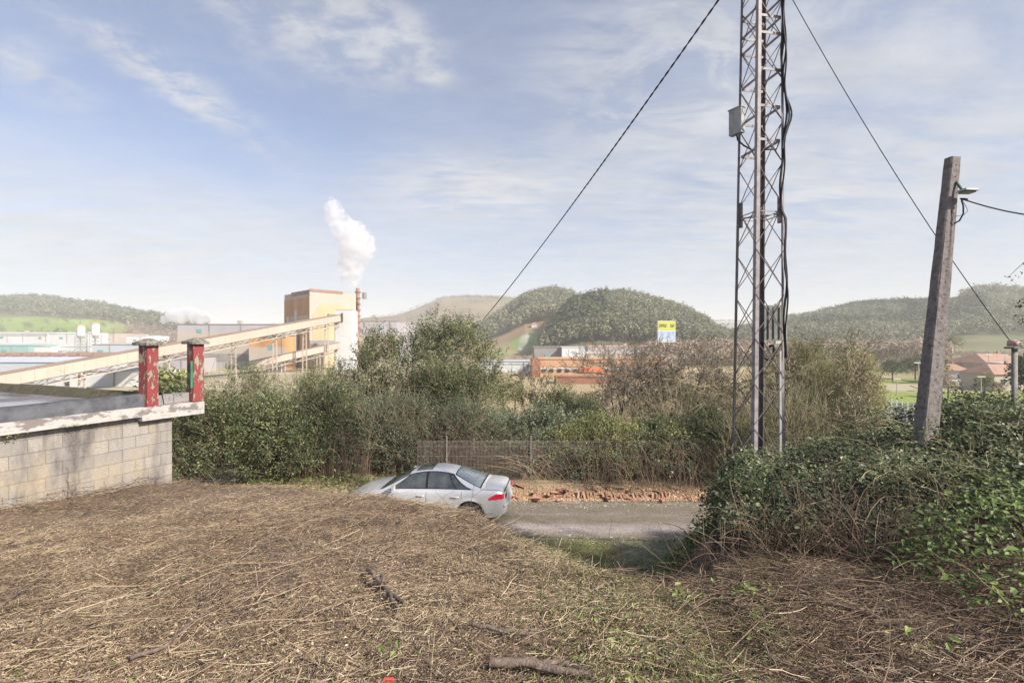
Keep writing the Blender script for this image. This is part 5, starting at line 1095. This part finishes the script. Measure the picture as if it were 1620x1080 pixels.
LW=[('factory_shed','long white warehouse left of the twin silos, its left half',-260,75,527,420,'white','white',40,0,'building',[(.0,.12,'pinkc')]),
 ('factory_shed','white warehouse directly behind the twin silos',78,140,528,410,'white','white',40),
 ('factory_shed','cream shed with low openings right of the twin silos',155,182,527,430,'creamc','rooftile',40),
 ('factory_shed','small white shed in front of the wood right of the silos',200,230,531,430,'white','white',30),
 ('factory_shed','teal shed at the left edge in front of the white warehouse',-80,45,547,330,'tealpaint','tealpaint',25),
 ('factory_shed','low white shed between the teal shed and the teal glazed office',54,80,548,318,'white','white',16),
 ('factory_shed','pale blue grey shed right of the twin silos under the conveyor',146,232,545,255,'bluec','pinkc',24),
 ('factory_shed','large pale roofed shed low at the left under the conveyor',-260,88,573,140,'bluec','bluec',26),
 ('factory_shed','long low brown roofed shed with roof vents behind the pale roof',-200,175,563,195,'brownroof','brownroof',30),
 ('factory_shed','pale shed right under the conveyor behind the first red pillar',112,300,566,200,'pinkc','greyroof',18,0,'building',[(.0,.1,'greyroof')]),
 ('factory_shed','white low shed in front of the pale one, behind the flat roof',110,232,587,140,'white','pinkc',14),
 ('factory_shed','long pale grey and cream factory hall right of the wood',281,452,513,235,'pinkc','brownroof',60,0,'building',[(.16,.62,'creamc'),(.62,.78,'greyroof')]),
 ('factory_shed','peach coloured annex with a dark roof edge beside the mill block',394,452,531,222,'orangec','greyroof',10,0,'building',[(.0,.05,'ink'),(.3,1,'creamc')]),
 ('factory_shed','pale grey and cream hall right of the white tower',560,628,508,268,'pinkc','pinkc',50,0,'building',[(.3,1,'creamc')]),
 ('factory_shed','white shed with a blue stripe left of the orange brick hall',758,838,572,205,'white','pinkc',20,0,'building',[(.12,.2,'bluewhite')]),
 ('factory_shed','dark grey flat block above the orange brick hall',845,890,549,238,'greyroof','greyroof',18),
 ('factory_shed','white block beside the dark grey one above the orange hall',889,926,549,234,'white','white',18),
 ('factory_shed','beige low hall behind the bare trees right of the orange hall',926,1075,560,260,'creamc','creamc',20),
 ('factory_shed','long low pale building far behind, left of the billboard',930,1100,549,300,'pinkc','rooftile',10)]
rq=np.random.default_rng(77)
for a in LW:
    t=shed(*a); x0_,x1_=(a[2]-810)/F*a[5],(a[3]-810)/F*a[5]; zt_=CZ-(a[4]-540)/F*a[5]; n_=max(1,int((x1_-x0_)/14))
    x0_=max(x0_,-1.08*a[5])
    if x1_-x0_<12: continue
    n_=max(1,int((x1_-x0_)/14))
    for k in range(n_):
        xx_=x0_+(x1_-x0_)*(k+rq.uniform(.3,.7))/n_; w_=rq.uniform(2,4)
        if k%2==0: G().box((xx_,a[5]-.22,zt_-rq.uniform(3.2,5.5)),(w_,.12,rq.uniform(1.,2.2))).build('window',m_['greyroof' if k%4 else 'tealglass'],t)
        G().box((xx_+5,a[5]-.2,zt_-4),(.25,.2,8)).build('downpipe',m_['greyroof'],t)
        if k%3==1: G().box((xx_,a[5]+8,zt_+1.4),(1.8,1.8,1.6)).build('roof_vent',m_['galv'],t)
shed('office_building','low office with a row of teal windows behind the twin silos',80,141,548,325,'white','white',16,wins=(9,3.0,9.0,'tealglass',.72))
shed('brick_hall','long orange brick hall with a red board behind the bare trees',854,1052,568,180,'brick','brick',26,rise=.3,bands=[(.40,.47,'white')],wins=(16,3.6,4.8,'darkglass',.5))
bh=[o for o in bpy.data.objects if o.name.startswith('brick_hall')][0]
c=at(935,585,179.6); G().box(c,(9,.2,1.7)).build('sign_board',m_['redpaint'],bh)
c,s=bl(841,855,568,179,10); G().box(c,s).build('stair_tower',m_['brickdark'],bh)
shed('brick_wall_building','reddish brick building low in front of the orange hall',880,970,596,150,'brickdark','brickdark',8,rise=.2)
# brown roof vents
bs=[o for o in bpy.data.objects if o.get('label','').startswith('long low brown')][0]
for k in range(9):
    c=at(-20+22*k,562,194+3); G().box(c+(0,0,-.2),(1.6,6,2.0)).build('roof_vent',m_['rust'],bs)
# mill block
Yc=240; A0=at(490,460,Yc); Lc=at(450,470,262); Rc=at(563,463,259)
mb=thing('mill_block',(A0[0],Yc,-9.5),'tall steel mill block with rusty orange left face and pale cream front','building')
zt=A0[2]; p=[np.array([q[0],q[1]]) for q in(A0,Rc,Rc+(Lc-A0),Lc)]
G().prism([(*q,-9.5) for q in p],[(*q,zt) for q in p]).build('wall',m_['peach'],mb)
def facepanel(a,b,u0,u1,z0,z1,mat,name,off=.15,poly=None):
    d=(b-a); n=np.array([d[1],-d[0]]); n/=np.linalg.norm(n)
    P=poly or [(u0,z0),(u1,z0),(u1,z1),(u0,z1)]
    q=[np.array([*(a+d*u),z]) for u,z in P]; N=np.array([n[0],n[1],0])
    G().prism([k+N*off for k in q][::-1],[k-N*.05 for k in q][::-1]).build(name,m_[mat],mb)
a,b,l=p[0],p[1],p[3]
facepanel(a,b,0,0,0,0,'tanc','front_panel',.2,[(.06,-9),(.82,-9),(.82,zt-10),(.70,zt-6.3),(.22,zt-6.3),(.06,zt-12)])
facepanel(a,b,.30,.62,-9,zt-10.5,'ochre','front_panel',.3); facepanel(a,b,.36,.60,zt-14,zt-11,'greyroof','hopper_hood',1.5)
facepanel(a,b,.0,.8,zt-27,zt-24.5,'greyroof','front_strip',.4); facepanel(a,b,-.0,.70,zt-.2,zt+1.1,'rust','roof_edge',.3)
facepanel(l,a,.0,1.,-9,zt-3,'orangec','side_cladding',.15); facepanel(l,a,.3,1.,zt-1.5,zt+.6,'rust','roof_edge',.2)
facepanel(l,a,.25,.97,zt-15,zt-12,'ochre','side_stripe',.3); facepanel(l,a,.45,.53,zt-19,zt-9,'white','white_panel',.4); facepanel(l,a,.12,.22,zt-16,zt-12,'white','white_panel',.4)
for k in range(3): facepanel(l,a,.52-.0*k,.60,zt-26-k*3,zt-24-k*3,'ink','opening',.35)
G().tubes([[A0[0]+20.5,262,zt-2]],[[A0[0]+20.5,262,zt+1.4]],1.2,1.2,12).build('exhaust_stack',m_['greyroof'],mb)
# chimney
c=at(566,456,268); ch=thing('chimney',(c[0],268,-9.5),'tall thin reddish brown steel chimney right of the mill block','chimney')
G().tubes([[c[0],268,-9.5]],[c],1.15,1.0,14).build('shaft',m_['rust'],ch,smooth=True)
for k in range(7): q=c+(0,0,-2.5-3.3*k); G().tubes([q],[q+[0,0,.7]],1.6,1.6,14).build('ring',m_['brickdark'],ch)
# white silo tower + conveyors
c,s=bl(530,557,491,222,8); wt=thing('silo_tower',(c[0],222,-9.5),'tall plain white tower where both conveyors end','tower')
G().box(c,s).build('shaft',m_['white'],wt); G().box(c+(0,0,s[2]/2+.2),(s[0]*.96,7.8,.5)).build('roof',m_['pinkc'],wt)
G().box((c[0]-.6,221.8,c[2]+s[2]/2-3.2),(.7,.5,4.0)).build('slot_window',m_['ink'],wt)
G().box((c[0]-3.9,221.9,c[2]-s[2]*.05),(.5,.4,s[2]*.85)).build('corner_pipe',m_['pinkc'],wt)
def conveyor(label,A,B,w,h,legs):
    d_=B-A; L_=np.linalg.norm(d_); n_=int(L_/2.6); sd_=np.array([d_[1],-d_[0],0])/np.hypot(d_[0],d_[1])
    if sd_[1]>0: sd_=-sd_
    t=thing('conveyor_gallery',(*((A+B)/2)[:2],-9.5),label,'conveyor')
    G().bar(A,B,w,h).build('gallery',m_['creamc'],t); up=np.array([0,0,h/2+.06]); G().bar(A+up,B+up,w+.4,.12).build('roof',m_['brownroof'],t)
    dn=np.array([0,0,-h/2-.12]); G().bar(A+dn,B+dn,w*.9,.25).build('underside_truss',m_['brownroof'],t)
    q=G(); lo=np.array([0,0,-h/2-1.7])
    for e_ in(-1,1):
        o_=sd_*w*.45*e_; q.bar(A+lo+o_,B+lo+o_,.22,.22)
        for k_ in range(n_):
            a1=A+d_*k_/n_+o_; a2=A+d_*(k_+1)/n_+o_; q.bar(a1+lo*(1 if k_%2 else .62),a2+lo*(.62 if k_%2 else 1),.13,.13)
    q.build('truss',m_['creamc'],t)
    q=G()
    for k_ in range(n_): 
        a1=A+d_*(k_+.5)/n_+sd_*(w/2+.03); q.bar(a1+(0,0,-h/2+.1),a1+(0,0,h/2-.1),.10,.06)
    q.build('cladding_rib',m_['pinkc'],t)
    for f in legs:
        c=A+(B-A)*f; q=G()
        for sx in(-1,1): q.bar((c[0]+sx*.9,c[1],-9.5),(c[0]+sx*.6,c[1],c[2]-h/2),.35)
        z=-8.
        while z<c[2]-h/2-2.5: q.bar((c[0]-.8,c[1],z),(c[0]+.8,c[1],z+2.2),.14); z+=2.2
        q.build('trestle_leg',m_['creamc'],t)
conveyor('long sloping cream conveyor gallery climbing to the white tower',at(-60,612,104),at(534,503,222),3.4,2.9,(.18,.36,.55,.70,.83,.94))
conveyor('lower short conveyor gallery entering the white tower halfway up',at(395,577,196),at(536,546,221),2.8,2.7,(.35,.75))
# twin silos on lattice legs
for k,(px,pt,pm) in enumerate([(128,516,531),(151,513,530)]):
    Y=300; ctr=at(px,562,Y); t=thing('silo',(ctr[0],Y,-9),['left and slightly lower of the twin white silos on lattice legs','right and slightly taller of the twin white silos on lattice legs'][k],'silo')
    zt_=at(px,pt,Y)[2]; zm=at(px,pm,Y)[2]; G().lathe([(0,zt_+.9),(1.2,zt_+.6),(2.15,zt_),(2.15,zm),(.8,zm-1.8),(0,zm-1.9)],(ctr[0],Y,0),20).build('tank',m_['white'],t,smooth=False)
    G().lathe([(2.2,zt_+.1),(2.3,zt_+.1),(2.3,zt_+.9),(2.2,zt_+.9)],(ctr[0],Y,0),20).build('top_rail',m_['ochre'],t)
    q=G(); cs=[(-2,-2),(2,-2),(2,2),(-2,2)]
    for (ax_,ay_) in cs: q.bar((ctr[0]+ax_,Y+ay_,-9.5),(ctr[0]+ax_,Y+ay_,zm+.3),.34)
    z=-9
    while z<zm-1.5:
        for i in range(4):
            a_,b_=cs[i],cs[(i+1)%4]; q.bar((ctr[0]+a_[0],Y+a_[1],z),(ctr[0]+b_[0],Y+b_[1],z+2.2),.16); q.bar((ctr[0]+b_[0],Y+b_[1],z),(ctr[0]+a_[0],Y+a_[1],z+2.2),.16)
        z+=2.2
    q.build('lattice_frame',m_['cabinet'],t)
# billboard
c=at(1054,524,150); bb=thing('billboard',(c[0],150,-8),'tall roadside billboard, yellow strip with dark lettering over a pale blue panel','billboard')
W=31/F*150; H=33/F*150; ro=.22; cr,sr=cos(ro),sin(ro)
G().box(c,(W,.5,H),ro).build('frame',m_['white'],bb)
off=lambda u,v,d:c+np.array([u*cr+d*sr,u*sr-d*cr,v])
G().box(off(0,H*.27,.28),(W*.97,.06,H*.42),ro).build('yellow_panel',m_['yellow'],bb); G().box(off(0,-H*.24,.28),(W*.97,.06,H*.5),ro).build('blue_panel',m_['bluewhite'],bb)
G().box(off(0,-H*.5,.28),(W*.98,.10,H*.06),ro).build('bottom_bar',m_['cabinet'],bb)
q=G(); u=-.42
for wd in(.035,.03,.03,.03,.035,.03,.03,.03,.035,0,0,0,0,.035,.03,.035,.03,.035):
    if wd:
        q.box(off((u+.0)*W,H*.27,.34),(W*.012,.04,H*.15),ro); q.box(off((u+.022)*W,H*(.27+.05*R.choice([-1,0,1])),.34),(W*.026,.04,H*.045),ro); 
    u+=.048
q.build('lettering',m_['ink'],bb)
G().tubes([off(.03*W,H*.27,.345)],[off(.03*W,H*.27,.36)],.42,.42,14).build('grey_disc',m_['cabinet'],bb)
G().tubes([off(.3*W,-16,-.2),off(-.3*W,-16,-.2)],[off(.3*W,0,-.4),off(-.3*W,0,-.4)],.14,.14,6).build('support_post',m_['rust'],bb)
# houses
def house(label,px,pyeave,wpx,Y,wall='white',roof='rooftile',h=None,rise=.28,d=8,rz=0,base=None,wins=2,name='house',group=None):
    c=at(px,pyeave,Y); W=wpx/F*Y; z0=base if base is not None else c[2]-(h or 3); t=thing(name,(c[0],Y,z0),label,'house',group,rz=rz,world=False); H=c[2]-z0
    G().box((0,d/2,H/2-.5),(W,d,H+1)).build('wall',m_[wall],t); e=.5; r=W*rise*.5
    G().prism([(-W/2-e,-e,H),(W/2+e,-e,H),(W/2+e,d+e,H),(-W/2-e,d+e,H)],[(-W/2*.5,d/2-.1,H+r+.8),(W/2*.5,d/2-.1,H+r+.8),(W/2*.5,d/2+.1,H+r+.8),(-W/2*.5,d/2+.1,H+r+.8)]).build('roof',m_[roof],t)
    for k in range(wins): G().box(((k+.5)/wins*W*.8-W*.4,-.03,H*.55),(min(1.1,W*.12),.08,H*.3)).build('window',m_['darkglass'],t)
    G().box((W*.2,d*.5,H+r+1.0),(.6,.6,1.4)).build('chimney',m_['rooftile'],t)
house('white house with an orange hipped roof right of the concrete pole',1508,586,42,150,base=-8,d=9,rz=-.35)
house('long low hall with a salmon roof at the right edge behind the capped post',1603,575,80,170,'creamc','rooftile',base=-8,d=18,wins=5)
house('pink walled hall in front of the salmon roofed one',1608,592,70,128,'creamc','rooftile',base=-8,d=10,wins=4)
shed('pale_block','small pale blue white block standing out between the salmon roofs',1583,1603,574,160,'bluec','white',6,cat='building')
def spot(hs,u,py):
    for t in np.linspace(-.97,-.2,160):
        q=hs(np.array([float(u)]),np.array([t]))[0]
        if 540-(q[2]-CZ)/q[1]*F<py: return q
    return q
_q=spot(h3,868,521); _q2=spot(h3,889,522); _q3=spot(h3,845,517)
house('white farmhouse alone on the green slope left of the round hill foot',868,521-4.2/_q[1]*F,12,_q[1]-3,'white','white',base=_q[2]-.5,d=8,wins=2)
house('small white shed on the green slope right of the farmhouse',889,522-2.6/_q2[1]*F,9,_q2[1]-3,'white','creamc',base=_q2[2]-.5,d=6,wins=1)
house('small white house with a tiled roof left of the farmhouse on the green slope',845,517-3./_q3[1]*F,8,_q3[1]-3,'white','rooftile',base=_q3[2]-.5,d=6,wins=1)
# street lamps and poles on the valley floor
def lamp(label,px,pyt,Y,arm=0,grp=None):
    c=at(px,pyt,Y); z=float(zg(c[0],Y)); t=thing('street_lamp',(c[0],Y,z),label,'street lamp',grp)
    G().tubes([[c[0],Y,z-.2]],[c],.13,.08,8).build('post',m_['creamc'],t); G().bar(c+(-.9,0,.05),c+(.9,0,.05),.3,.18).build('lamp_head',m_['white'],t)
lamp('pale street lamp just left of the concrete pole beyond the railing',1453,574,95); lamp('pale street lamp right of the concrete pole beside the meadow',1512,602,100); lamp('short pale post left of the dark trees by the meadow',1419,600,120)
lamp('pale post in front of the olive trees left of the capped post',1552,596,108)
for px,Y in((1564,150),(1590,150)): lamp('slim mast rising above the salmon roofs',px,561,Y,grp='masts above the salmon roofs')
# ------------------------------------------------------------------ smoke and steam
def smokemat(name,dens,col,sc,lo,hi,seed=0):
    m,nt,nd,lk=newmat(name); out=nd.new('ShaderNodeOutputMaterial'); v=nd.new('ShaderNodeVolumePrincipled'); v.inputs['Color'].default_value=(*col,1); v.inputs['Anisotropy'].default_value=.2
    tc=nd.new('ShaderNodeTexCoord'); n=nd.new('ShaderNodeTexNoise'); n.inputs['Scale'].default_value=sc; n.inputs['Detail'].default_value=4; n.inputs['Roughness'].default_value=.6; lk.new(tc.outputs['Object'],n.inputs['Vector'])
    mr=nd.new('ShaderNodeMapRange'); mr.inputs[1].default_value=lo; mr.inputs[2].default_value=hi; mr.inputs[3].default_value=0; mr.inputs[4].default_value=dens; lk.new(n.outputs[0],mr.inputs[0]); lk.new(mr.outputs[0],v.inputs['Density']); lk.new(v.outputs[0],out.inputs['Volume']); return m
def plume(name,label,pts,mat,Y,nn=3,sub=4):
    # one closed cloud hull: many displaced spheres fused by voxel remesh
    g=G(); rg=np.random.default_rng(9)
    an=np.linspace(0,pi,9)
    for (px,py,r) in pts:
        for j in range(nn):
            c=at(px+rg.normal()*r*.45,py+rg.normal()*r*.45,Y); rr_=r*1.3*(1 if j==0 else rg.uniform(.4,.75))/F*Y
            if j==0: c=at(px,py,Y)
            else: c[1]+=rg.normal()*rr_*.6
            g.lathe([(max(rr_*sin(k),.001),rr_*cos(k)) for k in an],c,14)
    ctr=at(pts[0][0],pts[0][1],Y); o=g.build(name,mat,loc=ctr)
    md=o.modifiers.new('fuse','REMESH'); md.mode='VOXEL'; md.voxel_size=.8; md.use_smooth_shade=True
    tx=bpy.data.textures.new('puff','CLOUDS'); tx.noise_scale=4.5; tx.noise_depth=3; dm=o.modifiers.new('puff','DISPLACE'); dm.texture=tx; dm.strength=4.8; dm.mid_level=.5; tx2=bpy.data.textures.new('puff_small','CLOUDS'); tx2.noise_scale=1.6; tx2.noise_depth=2; d2=o.modifiers.new('puff_small','DISPLACE'); d2.texture=tx2; d2.strength=1.6; d2.mid_level=.5
    return tag(o,label,'smoke' )
sm1=smokemat('smoke_volume',.40,(.97,.965,.97),.22,.42,.66)
o=plume('smoke_plume','thick white smoke plume rising from the stack of the mill block',[(554,462,5),(555,452,8),(556,441,11),(557,428,15),(556,414,17),(560,402,19),(566,390,22),(560,376,20),(548,366,16),(540,354,14),(532,344,13),(527,334,10),(524,326,7)],sm1,262)
o2=plume('steam_cloud','low white steam cloud drifting over the long factory hall',[(345,509,3),(334,505,5),(322,501,8),(308,499,10),(292,498,10),(276,499,9),(264,502,6)],smokemat('steam_volume',.5,(.97,.97,.98),.1,.35,.7),330)
o3=plume('steam_cloud','small wisp of white steam above the white shed before the hall',[(828,548,5),(830,540,6),(832,533,5),(836,528,3)],smokemat('steam_volume_thin',.3,(.97,.97,.98),.1,.35,.7),215)
for q in(o,o2,o3): q['category']='smoke'
# ------------------------------------------------------------------ haze, sky, sun, camera
HAZE=True
if HAZE:
    m,nt,nd,lk=newmat('haze_air'); out=nd.new('ShaderNodeOutputMaterial'); v=nd.new('ShaderNodeVolumePrincipled'); v.inputs['Color'].default_value=(.97,.965,.95,1); v.inputs['Density'].default_value=.00036; v.inputs['Anisotropy'].default_value=.0; lk.new(v.outputs[0],out.inputs['Volume'])
    hz=G().box((0,2700,85),(9600,6000,230)).build('haze',m); tag(hz,kind='stuff')
SUN_EL=radians(36); SUN_AZ=radians(125)   # clockwise from +Y: behind the camera, to its right
w=bpy.data.worlds.new('World'); SC.world=w; w.use_nodes=True; nt=w.node_tree; nd=nt.nodes; lk=nt.links; nd.clear()
out=nd.new('ShaderNodeOutputWorld'); bg=nd.new('ShaderNodeBackground'); bg.inputs[1].default_value=.10
sky=nd.new('ShaderNodeTexSky'); sky.sky_type='NISHITA'; sky.sun_disc=False; sky.sun_elevation=SUN_EL; sky.sun_rotation=SUN_AZ; sky.air_density=1.0; sky.dust_density=1.2; sky.ozone_density=1.5
tc=nd.new('ShaderNodeTexCoord'); sp=nd.new('ShaderNodeSeparateXYZ'); lk.new(tc.outputs['Generated'],sp.inputs[0])
def mth(op,a,b=None,c=None,clamp=False):
    n=nd.new('ShaderNodeMath'); n.operation=op; n.use_clamp=clamp
    for i,v in enumerate((a,b,c)):
        if v is None: continue
        if isinstance(v,(int,float)): n.inputs[i].default_value=v
        else: lk.new(v,n.inputs[i])
    return n.outputs[0]
az=mth('ARCTAN2',sp.outputs[0],sp.outputs[1]); el=mth('ARCSINE',sp.outputs[2])
cb=nd.new('ShaderNodeCombineXYZ'); zz=mth('ADD',mth('MAXIMUM',sp.outputs[2],0.0),.12); lk.new(mth('DIVIDE',sp.outputs[0],zz),cb.inputs[0]); lk.new(mth('DIVIDE',sp.outputs[1],zz),cb.inputs[1])
def cn(scale,det,rot=0,st=(1,1,1),dist=0,rough=.6):
    mp=nd.new('ShaderNodeMapping'); mp.inputs['Rotation'].default_value=(0,0,rot); mp.inputs['Scale'].default_value=st; lk.new(cb.outputs[0],mp.inputs[0])
    n=nd.new('ShaderNodeTexNoise'); n.inputs['Scale'].default_value=scale; n.inputs['Detail'].default_value=det; n.inputs['Roughness'].default_value=rough; n.inputs['Distortion'].default_value=dist; lk.new(mp.outputs[0],n.inputs['Vector']); return n.outputs[0]
def rng(v,a,b,c=0.,d=1.):
    n=nd.new('ShaderNodeMapRange'); n.interpolation_type='SMOOTHSTEP'; n.inputs[1].default_value=a; n.inputs[2].default_value=b; n.inputs[3].default_value=c; n.inputs[4].default_value=d; lk.new(v,n.inputs[0]); return n.outputs[0]
def ell(px,py,rx,ry,rot,soft=1.):
    a0=math.atan2(px-810,F); e0=math.atan2(540-py,math.hypot(F,px-810)); da=mth('SUBTRACT',az,a0); de=mth('SUBTRACT',el,e0); c,s=cos(rot),sin(rot)
    u=mth('DIVIDE',mth('ADD',mth('MULTIPLY',da,c),mth('MULTIPLY',de,s)),rx); v=mth('DIVIDE',mth('SUBTRACT',mth('MULTIPLY',de,c),mth('MULTIPLY',da,s)),ry)
    r=mth('ADD',mth('MULTIPLY',u,u),mth('MULTIPLY',v,v)); return mth('POWER',2.718,mth('MULTIPLY',r,-1.))
wisp=rng(cn(1.1,7,.5,(1,2.2,1),.6),.40,.66); puff=rng(cn(7.5,6,.3,(1,1.25,1),.25,.62),.38,.66); rip=rng(cn(8,5,-.25,(.5,2.,1),.5,.6),.3,.75); big=rng(cn(.7,5,.2,(1,1.6,1),.4),.3,.7)
soft=rng(cn(.5,3,.9,(1,1.4,1),.3),.3,.75)
def combo(e,lo,n,k): return mth('MULTIPLY',mth('MULTIPLY',e,k),mth('ADD',lo,mth('MULTIPLY',n,1-lo)))
acc=[combo(ell(110,385,.44,.115,-.14),.5,rng(cn(1.6,7,.1,(.5,2.4,1),.5),.36,.62),1.0),combo(ell(430,370,.25,.06,-.22),.6,rip,.75),
     combo(ell(500,25,.22,.085,-.12),.2,puff,1.),combo(ell(640,70,.07,.045,-.3),.2,puff,.8),combo(ell(270,130,.17,.033,-.42),.1,puff,1.),combo(ell(30,100,.1,.035,-.3),.2,puff,.7),combo(ell(690,120,.03,.014,.2),.0,puff,1.),
     combo(ell(770,300,.27,.075,.02),.3,rng(cn(4,8,-.2,(.6,2.,1),.4,.68),.34,.60),1.1),combo(ell(620,350,.18,.06,.0),.5,rip,.45),combo(ell(1120,130,.30,.19,.1),.15,rng(cn(2.6,8,.8,(1,1.7,1),.5,.68),.40,.62),.95),combo(ell(1500,90,.40,.25,0),.3,rng(cn(1.8,8,.4,(1,1.8,1),.4,.66),.36,.64),.85),combo(ell(1250,320,.45,.12,.05),.1,rng(cn(3.2,8,.2,(.6,2.2,1),.5,.66),.38,.62),.9),combo(ell(950,60,.2,.08,.3),.2,rip,.5),combo(ell(1100,420,.9,.08,0),.15,rip,.8)]
hz_=rng(el,.24,.0,0,.50)
tot=mth('MULTIPLY',soft,.16)
one=mth('SUBTRACT',1.,tot)
for a in acc+[hz_]: one=mth('MULTIPLY',one,mth('SUBTRACT',1.,mth('MINIMUM',a,.97)))
tot=mth('SUBTRACT',1.,one,clamp=True)
fine=rng(cn(3.2,8,.4,(1,1.8,1),.3,.65),.3,.7,.90,1.06)
cc=nd.new('ShaderNodeVectorMath'); cc.operation='SCALE'; cc.inputs[0].default_value=(3.6,3.68,3.82); lk.new(fine,cc.inputs['Scale'])
# photo-like pale blue: lift the clear sky a little with thin high cloud everywhere
mx=nd.new('ShaderNodeMixRGB'); lk.new(mth('ADD',mth('MULTIPLY',tot,.86),.08),mx.inputs[0]); sv=nd.new('ShaderNodeVectorMath'); sv.operation='MULTIPLY'; sv.inputs[1].default_value=(.68,.73,.86); lk.new(sky.outputs[0],sv.inputs[0]); lk.new(sv.outputs[0],mx.inputs[1]); lk.new(cc.outputs[0],mx.inputs[2])
lk.new(mx.outputs[0],bg.inputs[0]); lk.new(bg.outputs[0],out.inputs[0])
sd=bpy.data.lights.new('sun','SUN'); sd.energy=4.3; sd.angle=radians(3); sd.color=(1,.93,.84); so=bpy.data.objects.new('sun',sd); COL.objects.link(so)
dv=np.array([sin(SUN_AZ)*cos(SUN_EL),cos(SUN_AZ)*cos(SUN_EL),sin(SUN_EL)])
from mathutils import Vector
so.rotation_euler=Vector(-dv).to_track_quat('-Z','Y').to_euler(); so.location=(0,0,50)
cam=bpy.data.cameras.new('camera'); cam.sensor_width=36; cam.lens=36*F/1620; cam.clip_start=.05; cam.clip_end=12000; co=bpy.data.objects.new('camera',cam); COL.objects.link(co); co.location=(0,0,CZ); co.rotation_euler=(pi/2,0,0); SC.camera=co
SC.view_settings.view_transform='Standard'; SC.view_settings.look='None'; SC.view_settings.exposure=.95; SC.view_settings.gamma=1
SC.render.engine='CYCLES'; cy_=SC.cycles; cy_.max_bounces=6; cy_.diffuse_bounces=2; cy_.glossy_bounces=2; cy_.transmission_bounces=3; cy_.volume_bounces=4; cy_.transparent_max_bounces=4; cy_.use_denoising=True
cy_.volume_step_rate=2.; cy_.volume_max_steps=96
for o in bpy.data.objects:
    if '_w' in o: del o['_w']
